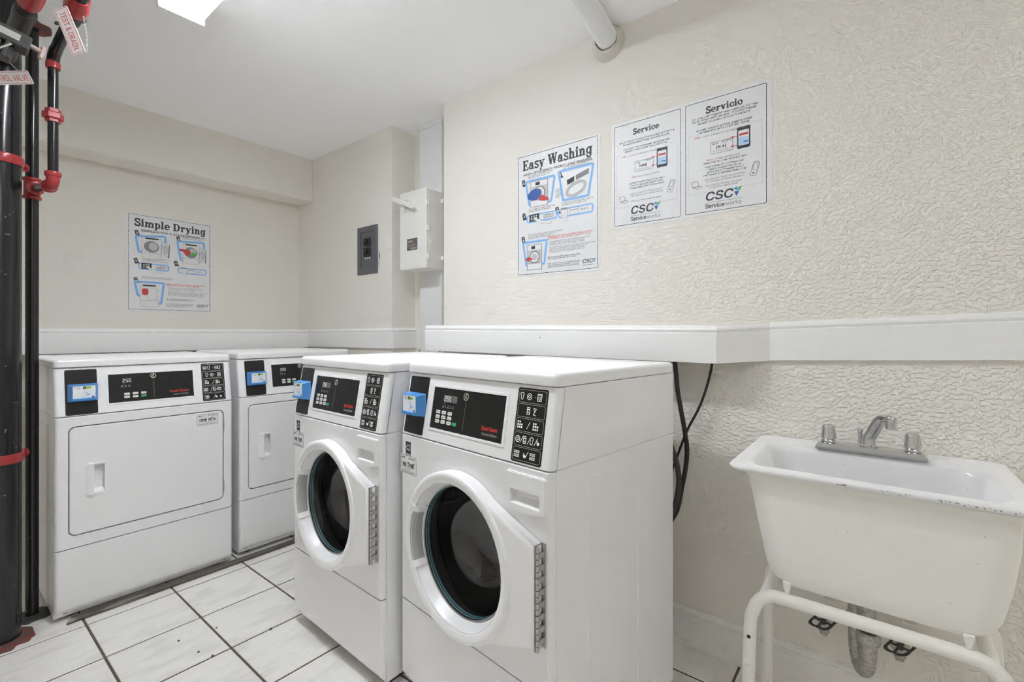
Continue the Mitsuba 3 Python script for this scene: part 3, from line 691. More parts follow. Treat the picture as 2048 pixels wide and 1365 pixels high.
def blue_frame(P, poly, t, fill=False):
    P.add('picture_frame', 'ink_blue', outline(poly, t), 2)
    P.add('picture_halo', 'ink_sky', outline(poly.buffer(t * .35), t * 1.9), 1)
def small_washer(P, x, y, w, h, cloth=False):
    P.add('washer_picture', 'ink_pale', R(x, y, x + w, y + h), 3)
    P.add('washer_picture_front', 'paper', unary_union([R(x + .05 * w, y + .02 * h, x + .95 * w, y + .24 * h), R(x + .05 * w, y + .78 * h, x + .95 * w, y + .97 * h)]), 4)
    P.add('washer_picture_lines', 'ink_grey', unary_union([outline(R(x, y, x + w, y + h), .0012), ring(x + .52 * w, y + .50 * h, .34 * w, .34 * w, .06 * w, .06 * w), R(x + .06 * w, y + .25 * h, x + .94 * w, y + .262 * h)]), 5)
    P.add('washer_picture_door', 'sticker_white', ring(x + .52 * w, y + .50 * h, .28 * w, .28 * w, .10 * w, .10 * w), 5)
    P.add('washer_picture_panel', 'ink_black', R(x + .30 * w, y + .82 * h, x + .55 * w, y + .94 * h), 5)
def keypad_bar(P, x, y, w, h):
    blue_frame(P, rr(x, y, x + w, y + h, h * .35), h * .13)
    P.add('keypad_picture', 'ink_black', R(x + .10 * w, y + .12 * h, x + .42 * w, y + 1.02 * h), 3)
    P.add('keypad_picture_keys', 'paper', unary_union([R(x + (.15 + .08 * i) * w, y + (.28 + .22 * j) * h, x + (.20 + .08 * i) * w, y + (.40 + .22 * j) * h) for i in range(3) for j in range(3)] + [R(x + .54 * w, y + .18 * h, x + .92 * w, y + .84 * h)]), 4)
    P.add('keypad_picture_digits', 'ink_black', unary_union([outline(R(x + (.58 + .11 * i) * w, y + .30 * h, x + (.66 + .11 * i) * w, y + .72 * h), .0022) for i in range(3)]), 5)
    hand = LineString(curve([(x + .30 * w, y + .40 * h), (x + .42 * w, y + .05 * h), (x + .62 * w, y - .25 * h), (x + .80 * w, y - .30 * h)])).buffer(.007)
    P.add('hand_picture', 'paper', hand, 6); P.add('hand_picture_line', 'ink_pale', outline(hand, .0011), 7)
def card_bar(P, x, y, w, h):
    blue_frame(P, rr(x, y, x + w, y + h, h * .3), h * .12)
    P.add('card_picture', 'paper', unary_union([R(x + .10 * w, y - .1 * h, x + .28 * w, y + 1.05 * h), R(x + .34 * w, y + .12 * h, x + .60 * w, y + .9 * h), Polygon([(x + .62 * w, y + .2 * h), (x + .9 * w, y + .35 * h), (x + .95 * w, y + .85 * h), (x + .66 * w, y + .8 * h)])]), 3)
    P.add('card_picture_lines', 'ink_grey', unary_union([outline(R(x + .10 * w, y - .1 * h, x + .28 * w, y + 1.05 * h), .0012), R(x + .11 * w, y + .85 * h, x + .27 * w, y + 1.03 * h), outline(R(x + .34 * w, y + .12 * h, x + .60 * w, y + .9 * h), .0012), R(x + .35 * w, y + .62 * h, x + .59 * w, y + .70 * h),
          scribble(rng, x + .66 * w, x + .9 * w, y + .45 * h, .2 * h)]), 4)
    hand = LineString(curve([(x + .18 * w, y + .3 * h), (x + .2 * w, y - .2 * h), (x + .26 * w, y - .5 * h)])).buffer(.005)
    P.add('hand_picture', 'paper', hand, 6); P.add('hand_picture_line', 'ink_pale', outline(hand, .001), 7)
def sheet(root, M, w, h, margin):
    put(root + '__sheet', front(rr(-margin, -margin, w + margin, h + margin, .012), -.0004, .0010), 'paper', M=M)
    return Print(root, M)
def common_foot(P, w, h, u0, seed, red=True):
    lines(P, seed, u0 * w, .97 * w, [h * .283, h * .268], .0075, 'warning_heading', 'ink_red')
    lines(P, seed + 1, u0 * w + .01, .93 * w, [h * .245, h * .232, h * .219], .0052)
    lines(P, seed + 2, u0 * w + .01, .98 * w, [h * .198, h * .185, h * .172, h * .159], .0052)
    lines(P, seed + 3, u0 * w, .80 * w, [h * .120, h * .106], .0055, 'contact_print', 'ink_black')
    lines(P, seed + 4, u0 * w, .80 * w, [h * .068, h * .054, h * .040], .0050, 'contact_print', 'ink_black')
    screen_csc(P, .825 * w, .048 * h, .16 * w, False)
    lines(P, seed + 5, .83 * w, .96 * w, [h * .030], .0045)

# washing poster
w, h = .445, .588
M = frame((1.872, 1.4425, 1.505), (0, -1), (1, 0))
P = sheet('washing_poster', M, w, h, .010)
P.add('border', 'ink_black', outline(rr(0, 0, w, h, .004), .0022), 1)
P.add('title', 'ink_black', serif('Easy Washing', .030, h - .072, w - .055, squash=1.12), 1)
P.add('subtitle', 'ink_black', flat_text('HIGH-EFFICIENCY FRONT LOAD WASHER', .035, h - .100, .0115, True, 'l', w - .065), 1)
for x, y in ((.06, .795), (.535, .795), (.065, .513), (.505, .513), (.055, .315)): step_tag(P, x * w, (y - .05) * h, .034)
lines(P, 5, .14 * w, .47 * w, [h * .815, h * .800], .0065, 'step_print', 'ink_grey')
lines(P, 6, .60 * w, .95 * w, [h * .822, h * .808, h * .794], .006, 'step_print', 'ink_grey')
lines(P, 7, .15 * w, .50 * w, [h * .535, h * .520], .0062, 'step_print', 'ink_grey')
lines(P, 8, .58 * w, .95 * w, [h * .535, h * .520], .0062, 'step_print', 'ink_grey')
lines(P, 9, .14 * w, .60 * w, [h * .325, h * .310, h * .295], .0062, 'step_print', 'ink_grey')
blue_frame(P, Polygon([(.13 * w, .765 * h), (.47 * w, .765 * h), (.43 * w, .59 * h), (.17 * w, .59 * h)]).buffer(.012), .008)
small_washer(P, .17 * w, .555 * h, .235 * w, .215 * h)
P.add('blue_cloth', 'ink_navy', Polygon(curve([(.13, .66), (.2, .70), (.30, .695), (.31, .64), (.24, .61), (.15, .625), (.13, .66)], 4) * [w, h]), 6)
P.add('red_cloth', 'ink_red', Polygon(curve([(.29, .635), (.34, .64), (.42, .60), (.36, .59), (.29, .605), (.29, .635)], 4) * [w, h]), 6)
blue_frame(P, Polygon([(.56 * w, .785 * h), (.93 * w, .785 * h), (.88 * w, .575 * h), (.61 * w, .575 * h)]).buffer(.012), .008)
P.add('panel_picture', 'ink_black', Polygon([(.64 * w, .715 * h), (.73 * w, .735 * h), (.73 * w, .695 * h), (.65 * w, .677 * h)]), 3)
P.add('panel_picture_metal', 'ink_grey', Polygon([(.745 * w, .738 * h), (.90 * w, .770 * h), (.90 * w, .730 * h), (.755 * w, .700 * h)]), 3)
P.add('panel_picture_hoop', 'ink_pale', affinity.rotate(ring(.75 * w, .635 * h, .125 * w, .052 * h, .022 * w, .016 * w), 18, origin='center'), 3)
P.add('panel_picture_hoop_line', 'ink_grey', affinity.rotate(unary_union([ring(.75 * w, .635 * h, .128 * w, .054 * h, .0013, .0013), ring(.75 * w, .635 * h, .102 * w, .036 * h, .0013, .0013)]), 18, origin='center'), 4)
keypad_bar(P, .12 * w, .43 * h, .40 * w, .065 * h)
card_bar(P, .53 * w, .428 * h, .42 * w, .070 * h)
blue_frame(P, Polygon([(.09 * w, .255 * h), (.37 * w, .255 * h), (.34 * w, .09 * h), (.13 * w, .09 * h)]).buffer(.012), .008)
small_washer(P, .125 * w, .035 * h, .20 * w, .210 * h)
P.add('red_arrow', 'ink_red', Polygon([(.10 * w, .125 * h), (.16 * w, .15 * h), (.155 * w, .135 * h), (.20 * w, .135 * h), (.20 * w, .12 * h), (.155 * w, .12 * h), (.165 * w, .105 * h)]), 7)
P.add('letter_s', 'ink_black', affinity.translate(outline(affinity.scale(_bigS, .034, .036, origin=(0, 0)).buffer(.0012), .0016), .505 * w, .60 * h), 1)
common_foot(P, w, h, .40, 20)
P.flush()
tag('washing_poster', 'white wall poster headed Easy Washing above the washing machines', 'poster')

# drying poster
M = frame((.8005, 3.63, 1.362), (1, 0), (0, 1))
P = sheet('drying_poster', M, w, h, .010)
P.add('border', 'ink_black', outline(rr(0, 0, w, h, .004), .0022), 1)
P.add('title', 'ink_black', serif('Simple Drying', .030, h - .070, w - .055, squash=1.12), 1)
P.add('subtitle', 'ink_black', flat_text('SINGLE-LOAD & STACK DRYERS', .5 * w, h - .100, .0115, True, 'c', .72 * w), 1)
for x, y in ((.075, .80), (.565, .79), (.065, .505), (.535, .515), (.065, .300)): step_tag(P, x * w, (y - .02) * h, .034)
for i, (a, b, y, n) in enumerate(((.16, .40, .84, 2), (.64, .95, .835, 3), (.16, .50, .545, 3), (.63, .90, .565, 2), (.15, .55, .345, 2))):
    lines(P, 40 + i, a * w, b * w, [h * (y - .015 * k) for k in range(n)], .006, 'step_print', 'ink_grey')
def open_dryer(P, x, y, w_, h_, clothes):
    P.add('dryer_picture', 'sticker_white', unary_union([R(x, y, x + .68 * w_, y + h_), Polygon([(x + .68 * w_, y + .30 * h_), (x + .98 * w_, y + .10 * h_), (x + w_, y + .78 * h_), (x + .72 * w_, y + .88 * h_)])]), 3)
    P.add('dryer_picture_drum', 'ink_grey', affinity.scale(Point(x + .34 * w_, y + .58 * h_).buffer(1), .27 * w_, .27 * h_), 4)
    P.add('dryer_picture_shine', 'ink_pale', unary_union([affinity.scale(Point(x + .40 * w_, y + .60 * h_).buffer(1), .16 * w_, .19 * h_), affinity.scale(Point(x + .84 * w_, y + .52 * h_).buffer(1), .11 * w_, .24 * h_)]), 5)
    P.add('dryer_picture_lines', 'ink_grey', unary_union([outline(R(x, y, x + .68 * w_, y + h_), .0012), R(x, y + .28 * h_, x + .68 * w_, y + .292 * h_), outline(Polygon([(x + .68 * w_, y + .30 * h_), (x + .98 * w_, y + .10 * h_), (x + w_, y + .78 * h_), (x + .72 * w_, y + .88 * h_)]), .0016), Polygon([(x + .92 * w_, y + .12 * h_), (x + .98 * w_, y + .10 * h_), (x + w_, y + .78 * h_), (x + .97 * w_, y + .78 * h_)])]), 6)
    P.add('dryer_picture_panel', 'ink_black', R(x + .12 * w_, y + .93 * h_, x + .58 * w_, y + 1.0 * h_), 6)
    if clothes:
        P.add('red_cloth', 'ink_red', Polygon(curve([(-.12, .72), (.1, .70), (.30, .66), (.30, .48), (.12, .42), (.02, .58), (-.12, .62), (-.12, .72)], 4) * [w_, h_] + [x, y]), 7)
        P.add('green_cloth', 'ink_green', Polygon(curve([(.30, .50), (.42, .60), (.56, .55), (.50, .42), (.34, .42), (.30, .50)], 4) * [w_, h_] + [x, y]), 7)
blue_frame(P, Polygon([(.10 * w, .76 * h), (.41 * w, .79 * h), (.41 * w, .72 * h), (.13 * w, .62 * h)]).buffer(.012), .009)
open_dryer(P, .15 * w, .545 * h, .33 * w, .225 * h, False)
blue_frame(P, Polygon([(.59 * w, .76 * h), (.90 * w, .775 * h), (.90 * w, .70 * h), (.63 * w, .58 * h)]).buffer(.012), .009)
open_dryer(P, .64 * w, .53 * h, .31 * w, .225 * h, True)
keypad_bar(P, .11 * w, .425 * h, .36 * w, .070 * h)
card_bar(P, .58 * w, .415 * h, .37 * w, .065 * h)
blue_frame(P, Polygon([(.09 * w, .28 * h), (.39 * w, .28 * h), (.36 * w, .08 * h), (.12 * w, .16 * h)]).buffer(.012), .009)
P.add('dryer_picture', 'sticker_white', unary_union([R(.13 * w, .030 * h, .345 * w, .270 * h)]), 3)
P.add('dryer_picture_lines', 'ink_grey', unary_union([outline(R(.13 * w, .03 * h, .345 * w, .27 * h), .0012), R(.13 * w, .098 * h, .345 * w, .1005 * h), outline(R(.215 * w, .115 * h, .325 * w, .235 * h), .0012)]), 4)
P.add('dryer_picture_panel', 'ink_black', R(.16 * w, .250 * h, .31 * w, .264 * h), 5)
P.add('red_cloth', 'ink_red', rr(.15 * w, .155 * h, .225 * w, .225 * h, .012), 5)
common_foot(P, w, h, .435, 60)
P.flush()
tag('drying_poster', 'white wall poster headed Simple Drying above the dryers', 'poster')

# service notice: one laminated sheet with two framed pages
M = frame((1.872, .9180, 1.676), (0, -1), (1, 0))
put('service_notice__sheet', front(Polygon([(-.012, -.014), (.60, -.004), (.606, .004), (.606, .440), (.600, .446), (-.008, .440), (-.012, .436)]), -.0004, .0010), 'paper', M=M)
P = Print('service_notice', M)
def page(P, ox, oy, w, h, title, lang):
    def r(a, b, c, d): return R(ox + a * w, oy + b * h, ox + c * w, oy + d * h)
    P.add('border', 'ink_black', outline(rr(ox, oy, ox + w, oy + h, .004), .0020), 1)
    cx = ox + .5 * w; es = lang == 'es'; k = 70 + 20 * es
    tw = .46 * w if es else .40 * w
    P.add('title', 'ink_black', serif(title, cx, oy + h - .052, tw, 'c', 1.05), 1)
    ys = [.845, .820, .795] if es else [.815, .790]
    lines(P, k, ox + .10 * w, ox + .92 * w, [oy + y * h for y in ys], .0070, 'notice_print', 'ink_black', cx)
    lines(P, k + 1, ox + .14 * w, ox + .84 * w, [oy + y * h for y in ((.735, .712) if es else (.742, .718))], .0068, 'notice_print', 'ink_black', cx)
    fr = r(.04, .175, .955, .705); P.add('box_line', 'ink_pale', outline(fr, .0010).difference(r(.18, .69, .82, .71)), 1)
    P.add('step_word', 'ink_red', flat_text('PASO 1' if es else 'STEP 1', ox + .13 * w, oy + .672 * h, .0062, True, 'l', .085 * w), 1)
    lines(P, k + 2, ox + .24 * w, ox + .84 * w, [oy + .672 * h], .0058, 'small_print', 'ink_grey')
    tk = rr(ox + .33 * w, oy + .505 * h, ox + .61 * w, oy + .610 * h, .004)
    P.add('ticket_picture', 'ink_black', unary_union([outline(tk, .0013), scribble(rng, ox + .36 * w, ox + .43 * w, oy + .583 * h, .0075), scribble(rng, ox + .48 * w, ox + .59 * w, oy + .590 * h, .006), scribble(rng, ox + .40 * w, ox + .55 * w, oy + .545 * h, .012)]), 1)
    P.add('ticket_picture_print', 'ink_grey', scribble(rng, ox + .36 * w, ox + .58 * w, oy + .520 * h, .004), 1)
    P.add('telephone_picture', 'ink_black', rr(ox + .66 * w, oy + .50 * h, ox + .815 * w, oy + .685 * h, .006), 1)
    P.add('telephone_picture_screen', 'ink_sky', r(.675, .525, .80, .595), 2)
    P.add('telephone_picture_page', 'paper', r(.675, .595, .80, .655), 2)
    P.add('telephone_picture_bar', 'ink_red', r(.685, .610, .79, .628), 3)
    P.add('telephone_picture_button', 'ink_navy', r(.735, .548, .79, .558), 3)
    def arrow(y): return unary_union([R(ox + .60 * w, oy + y * h - .0008, ox + .67 * w, oy + y * h + .0008), Polygon([(ox + .575 * w, oy + y * h), (ox + .615 * w, oy + y * h + .004), (ox + .615 * w, oy + y * h - .004)])])
    P.add('red_arrow', 'ink_red', unary_union([arrow(.612), arrow(.535)]), 4)
    P.add('step_word', 'ink_red', flat_text('PASO 2' if es else 'STEP 2', ox + .28 * w, oy + .452 * h, .0062, True, 'l', .085 * w), 1)
    lines(P, k + 3, ox + .385 * w, ox + .72 * w, [oy + .452 * h], .0058, 'small_print', 'ink_grey')
    lines(P, k + 4, ox + .24 * w, ox + .78 * w, [oy + y * h for y in ((.428, .392, .368, .344, .320) if es else (.395, .370, .345))], .0062, 'notice_print', 'ink_black', ox + .51 * w)
    lines(P, k + 5, ox + .25 * w, ox + .76 * w, [oy + y * h for y in ((.283, .261) if es else (.293, .270))], .0058, 'small_print', 'ink_grey', ox + .51 * w)
    lines(P, k + 6, ox + .26 * w, ox + .72 * w, [oy + y * h for y in ((.226, .205) if es else (.218,))], .0058, 'small_print', 'ink_grey', ox + .50 * w)
    lap = unary_union([outline(Polygon([(ox + .08 * w, oy + .285 * h), (ox + .165 * w, oy + .295 * h), (ox + .185 * w, oy + .245 * h), (ox + .10 * w, oy + .235 * h)]), .0013), outline(Polygon([(ox + .10 * w, oy + .235 * h), (ox + .185 * w, oy + .245 * h), (ox + .235 * w, oy + .230 * h), (ox + .16 * w, oy + .215 * h)]), .0011)])
    P.add('laptop_picture', 'ink_black', lap, 1)
    hs = affinity.rotate(unary_union([outline(rr(ox + .83 * w, oy + .245 * h, ox + .905 * w, oy + .365 * h, .006), .0013), outline(R(ox + .843 * w, oy + .295 * h, ox + .893 * w, oy + .350 * h), .0009), blob(ox + .867 * w, oy + .270 * h, .003)]), -18, origin='center')
    P.add('handset_picture', 'ink_black', hs, 1)
    screen_csc(P, ox + .265 * w, oy + .100 * h, .46 * w, True)
page(P, 0, 0, .2855, .428, 'Service', 'en')
page(P, .3035, .003, .2850, .428, 'Servicio', 'es')
P.flush()
tag('service_notice', 'white laminated notice with two framed pages headed Service and Servicio', 'notice')

# ------------------------------------------------------------------ electrical boxes in the corner
def screw_on(p, q, r=.005): return along(lathe([(0, .0028), (r * .7, .0024), (r, .0006), (r, 0), (0, 0)], 12), p, q)
# breaker panel on the short wall
M = frame((1.872, 2.828, 1.608), (0, -1), (1, 0)); w, h = .226, .322
inner = rr(.038, .045, w - .038, h - .034, .004)
put('breaker_panel__cover', cat(man(solid_front(rr(0, 0, w, h, .003), .0, .007, .003)) - man(front(inner, .01, .05)), front(inner.buffer(.001), .0, .0028)), 'panel_grey', M=M)
put('breaker_panel__inner_frame', front(outline(inner, .004), .0, .0088), 'panel_grey', M=M)
for z, hh in ((.190, .050), (.120, .058)):
    put('breaker_panel__breaker', cat(bevel_box(.082, .148, -.014, -.002, z, z + hh, .002), bevel_box(.100, .128, -.026, -.012, z + hh * .35, z + hh * .72, .002)), 'breaker_black', M=M)
for i in range(3): put('breaker_panel__breaker_label', front(blob(.092 + .022 * i, .108, .0065), -.0028, .0012), 'sticker_white', M=M)
for a, z in ((.012, .012), (w - .012, .012), (.012, h - .012), (w - .012, h - .012)):
    put('breaker_panel__screw', xf(screw_on((a, -.007, z), (a, -1, z), .0055), M), 'panel_grey', 30)
put('breaker_panel__torn_paint', front(unary_union([Polygon([(w + .001, .012), (w + .014, .018), (w + .012, .070), (w + .020, .110), (w + .010, .135), (w + .013, .20), (w + .006, .300), (w + .001, .31)])]), .0006, .0012), 'sticker_white', M=M)
put('breaker_panel__torn_paint_edge', front(unary_union([Polygon([(w + .012, .08), (w + .021, .11), (w + .016, .14), (w + .012, .12)]), Polygon([(w + .010, .05), (w + .014, .06), (w + .010, .075)])]), -.0004, .0010), 'screw_dark', M=M)
tag('breaker_panel', 'grey breaker panel with black switches set in the short wall', 'breaker panel')
# white wireway from ceiling to behind the washers
put('wireway__duct', bevel_box(1.982, 2.060, 2.120, 2.322, .30, 2.500, .004), 'conduit_paint')
put('wireway__duct_001', bevel_box(1.984, 2.060, 2.122, 2.320, 2.5015, ZC, .003), 'conduit_paint')
for y in (2.130, 2.312):
    put('wireway__screw', cat(screw_on((1.982, y, 1.106), (1.5, y, 1.106), .007), rod((1.975, y, 1.106), (1.968, y - .004, 1.101), .0045, 10)), 'screw_metal', 30)
tag('wireway', 'white square wireway running down the recess beside the switch box', 'wireway')
# disconnect switch box with its lever
bX0, bX1, bY0, bY1, bZ0, bZ1 = 1.840, 1.981, 2.100, 2.335, 1.600, 2.066
put('switch_box__body', bevel_box(bX0 + .018, bX1, bY0, bY1, bZ0, bZ1, .003), 'box_paint')
put('switch_box__door', bevel_box(bX0, bX0 + .0165, bY0 - .002, bY1 + .002, bZ0 - .002, bZ1 + .002, .003), 'box_paint')
for z in (1.985, 1.832, 1.665):
    put('switch_box__hinge', cat(bevel_box(bX0 + .004, bX0 + .030, bY0 - .007, bY0 + .001, z - .014, z + .014, .002), rod((bX0 + .017, bY0 - .006, z - .016), (bX0 + .017, bY0 - .006, z + .016), .0038, 10)), 'box_paint')
for z in (2.012, 1.668):
    put('switch_box__mounting_tab', bevel_box(bX1 - .022, bX1 - .004, bY0 - .020, bY0 + .001, z - .012, z + .012, .002), 'box_paint')
lp, lq = np.array([bX0 - .034, 2.368, 2.040]), np.array([bX0 - .034, 2.182, 1.962])
d = (lq - lp) / np.linalg.norm(lq - lp); up_ = np.cross(d, [1, 0, 0])
lever = hull([p_ + s * up_ * .0105 + x for p_ in (lp, lq) for s in (-1, 1) for x in (np.array([-.004, 0, 0]), np.array([.004, 0, 0]))] + [p_ + .0135 * (math.cos(t) * up_ + math.sin(t) * d) + x for p_ in (lp, lq) for t in np.arange(12) * math.pi / 6 for x in (np.array([-.0035, 0, 0]), np.array([.0035, 0, 0]))])
piv = lp + .62 * (lq - lp)
put('switch_box__lever', cat(lever, rod(piv + [.030, 0, 0], piv + [-.008, 0, 0], .012, 16)), 'box_paint', 30)
put('switch_box__lever_guard', cat(bevel_box(bX0 - .024, bX0, piv[1] - .030, piv[1] - .022, piv[2] - .028, piv[2] + .034, .002), bevel_box(bX0 - .024, bX0, piv[1] + .022, piv[1] + .030, piv[2] - .040, piv[2] + .024, .002), bevel_box(bX0 - .026, bX0 - .018, piv[1] - .030, piv[1] + .030, piv[2] + .018, piv[2] + .028, .002)), 'box_paint')
M = frame((bX0, bY1, bZ0), (0, -1), (1, 0))
put('switch_box__rating_plate', front(R(.068, .112, .162, .182), -.0004, .0008), 'panel_grey', M=M)
put('switch_box__rating_plate_print', front(unary_union([R(.072, .158, .120, .172), R(.100, .118, .158, .130), scribble(rng, .073, .155, .137, .012)]), -.0012, .0003), 'rust_pink', M=M)
put('switch_box__knockout', cat(rod((1.880, bY0 + .001, 1.752), (1.880, bY0 - .004, 1.752), .012, 18), rod((1.880, bY0 - .003, 1.752), (1.880, bY0 - .009, 1.752), .007, 14)), 'box_paint', 30)
put('switch_box__knockout_001', xf(lathe([(.019, 0), (.020, .0012), (.021, 0)], 28), trimesh.geometry.align_vectors([0, 0, 1], [0, -1, 0])).apply_translation([1.925, bY0, 1.640]), 'box_paint', 30)
put('switch_box__latch', rod((bX0 + .02, bY1, 1.845), (bX0 + .02, bY1 + .018, 1.845), .008, 10), 'screw_metal', 30)
tag('switch_box', 'cream disconnect switch box with a side lever mounted on the wireway', 'switch box')
tag('switch_box__rating_plate', 'worn grey rating plate')

# ------------------------------------------------------------------ sprinkler pipe through the right wall
pa, pb = np.array([1.90, .944, 2.4775]), np.array([1.90 - 1.7 * .9887, .944 - 1.7 * .1498, 2.4775])
put('sprinkler_pipe__pipe', rod(pa, pb, .0445, 40), 'sprinkler_white', 40)
dirp = (pb - pa) / np.linalg.norm(pb - pa)
col = lathe([(.046, .045), (.053, .044), (.060, .036), (.066, .020), (.073, .006), (.076, -.004), (.046, -.004)], 56)
v = col.vertices.copy(); v += (meshkit.noise(v * 75)[:, None] - .5) * .012 * (np.array([1, 1, 1.0])); col.vertices = v
put('sprinkler_pipe__plaster_collar', along(col, np.array([1.872, .942, 2.4760]), np.array([1.0, .942 - .12, 2.4760])), 'plaster', 60)
tag('sprinkler_pipe', 'white painted pipe under the ceiling entering the right wall', 'pipe')

# ------------------------------------------------------------------ fire riser and drain line in the left corner
p1 = np.array([.201, 2.725]); p2 = np.array([.305, 2.868]); p3 = np.array([.336, 2.604])
def v3(p, z): return np.array([p[0], p[1], z])
put('fire_riser__pipe', rod(v3(p1, 0), v3(p1, ZC), .0600, 48), 'black_paint', 40)
def rough_ring(c, r0, r1, h, seed, squash=1.0):
    m = lathe([(r0, -.001), (r1 * .99, -.001), (r1, .001), (r1 * .95, h * .7), (r0 * 1.08, h), (r0, h)], 60, o=(0, 0, 0))
    v = m.vertices.copy(); k = (meshkit.noise(v * 45 + seed) - .5)[:, None]; v[:, :2] *= 1 + k * .30 * (np.linalg.norm(v[:, :2], axis=1) > (r0 + r1) / 2)[:, None]; m.vertices = v
    return moved(m, c[0], c[1], c[2])
put('fire_riser__paint_collar', rough_ring(v3(p1, 0), .060, .096, .014, 3), 'old_red', 50)
for i, z in enumerate((1.898, .725)):
    band = lathe([(.0603, -.018), (.0655, -.018), (.0680, -.010), (.0680, .010), (.0655, .018), (.0603, .018), (.0603, -.018)], 56, o=v3(p1, z))
    d = np.array([.52, -.855, 0]) / np.linalg.norm([.52, -.855]); d = np.array([.62, -.78, 0]); s_ = np.array([.78, .62, 0])
    ears = []
    for sd in (1, -1):
        e = [v3(p1, z) + sd * s_ * r + d * t + [0, 0, u] for r, hh in ((.062, .018), (.094, .015), (.102, .009)) for t in (-.012, .012) for u in (-hh, hh)]
        ears.append(hull(e))
        ears.append(rod(v3(p1, z) + sd * s_ * .088 + d * .012, v3(p1, z) + sd * s_ * .088 + d * .020, .008, 6))
    k = put('fire_riser__clamp', cat(band, ears), 'red_paint', 35)
    tag(k, 'red pipe clamp')
tag('fire_riser', 'thick black fire riser pipe with red clamps at the left edge', 'pipe')

# drain line: thin black pipe behind, tee, and the short run that rises beside it
put('drain_line__pipe', rod(v3(p2, 0), v3(p2, ZC), .0213, 32), 'black_paint', 40)
put('drain_line__floor_patch', rough_ring(v3(p2, 0), .0213, .064, .012, 9), 'hose_dark', 50)
put('drain_line__ceiling_patch', moved(xf(rough_ring((0, 0, 0), .0213, .066, .010, 5), np.diag([1, -1, -1, 1.0])), p2[0], p2[1], ZC), 'old_red', 50)
zt = 1.835
def fitting(c, q, r, L, key, mat='red_paint', lip=.006):
    c, q = np.asarray(c, float), np.asarray(q, float); d = (q - c) / np.linalg.norm(q - c)
    return turned(c - d * L / 2, c + d * L / 2, [(0, 0), (r, 0), (r + lip, .002), (r + lip, .012), (r, .016), (r, L - .016), (r + lip, L - .012), (r + lip, L - .002), (r, L), (0, L)], 28)
z_el = 1.806
n3 = np.array([p3[0], p3[1], z_el]); t3 = v3(p2, zt); dn = (n3 - t3) / np.linalg.norm(n3 - t3)
put('drain_line__tee', cat(fitting(t3, t3 + [0, 0, 1], .0265, .092, 0, lip=.004), turned(t3, t3 + dn * .062, [(0, 0), (.022, 0), (.022, .046), (.027, .048), (.027, .060), (.022, .062), (0, .062)], 24)), 'red_paint', 40)
put('drain_line__nipple', rod(t3 + dn * .05, n3 - dn * .03, .0160, 24), 'black_paint', 40)
arc = [n3 - dn * .045, n3 - dn * .034] + [n3 + .034 * (-dn * (1 - math.sin(t)) + np.array([0, 0, 1.0]) * (1 - math.cos(t))) for t in np.linspace(0.1, math.pi / 2, 8)] + [n3 + [0, 0, .046]]
put('drain_line__elbow', cat(tube(arc, .0210, 22), turned(n3 - dn * .056, n3 - dn * .036, [(0, 0), (.0235, 0), (.0255, .004), (.0255, .016), (.022, .020), (0, .020)], 22), turned(n3 + [0, 0, .034], n3 + [0, 0, .054], [(0, 0), (.022, 0), (.0255, .004), (.0255, .016), (.0235, .020), (0, .020)], 22)), 'red_paint', 45)
put('drain_line__riser_pipe', rod(n3 + [0, 0, .03], v3(p3, 2.290), .0162, 28), 'black_paint', 40)
u0 = v3(p3, 2.088)
def hexa(r): return [[r * math.cos(k * math.pi / 3), r * math.sin(k * math.pi / 3)] for k in range(6)]
put('drain_line__union', cat([hull([[*(np.array(h_) * k) + p3, z] for h_ in hexa(1.0) for k, z in sl]) for sl in (((.0240, 2.058), (.0240, 2.072)), ((.0310, 2.070), (.0330, 2.073), (.0330, 2.091), (.0310, 2.095)), ((.0245, 2.093), (.0245, 2.110)))]), 'red_paint')
hd = np.array([.008, -.43, .043]); hd /= np.linalg.norm(hd)
e0 = v3(p3, 2.312)
put('drain_line__upper_elbow', cat(turned(v3(p3, 2.272), v3(p3, 2.300), [(0, 0), (.0215, 0), (.0228, .004), (.0228, .024), (.021, .028), (0, .028)], 24)), 'red_paint', 40)
put('drain_line__upper_bend', cat(tube([v3(p3, 2.288), v3(p3, 2.300), e0 + hd * .010 + [0, 0, .002], e0 + hd * .03 + [0, 0, .008], e0 + hd * .06 + [0, 0, .01]], .0200, 22)), 'black_paint', 45)
a0_, a1_ = e0 + hd * .04 + [0, 0, .010], e0 + hd * .300 + [0, 0, .000]
put('drain_line__test_pipe', rod(a0_, a1_, .0190, 28), 'black_paint', 40)
tag('drain_line', 'thin black drain pipe with red tee, union and elbow beside the riser', 'pipe')
# test and drain valve at the end of the run
b0_ = e0 + hd * .335 + [0, 0, .000]
put('drain_valve__body', cat(turned(b0_ - hd * .03, b0_ + hd * .030, [(0, 0), (.024, 0), (.027, .006), (.027, .026), (.023, .032), (.023, .06), (0, .06)], 24)), 'dark_iron', 40)
put('drain_valve__red_body', cat(turned(b0_ + hd * .028, b0_ + hd * .13, [(0, 0), (.026, 0), (.0315, .012), (.034, .040), (.0315, .066), (.027, .084), (.027, .102), (0, .102)], 28)), 'red_paint', 45)
sd = np.cross(hd, [0, 0, 1.0]); sd /= np.linalg.norm(sd)
put('drain_valve__handle', cat(bevel_box(-.050, .050, -.007, .007, -.005, .005, .003)).apply_transform(np.vstack([np.column_stack([.82 * sd + .5 * np.array([0, 0, -1.0]), hd, np.cross(.82 * sd + .5 * np.array([0, 0, -1.0]), hd), b0_ + hd * .014 + sd * .006 - np.array([0, 0, .03])]), [0, 0, 0, 1]])), 'dark_iron')
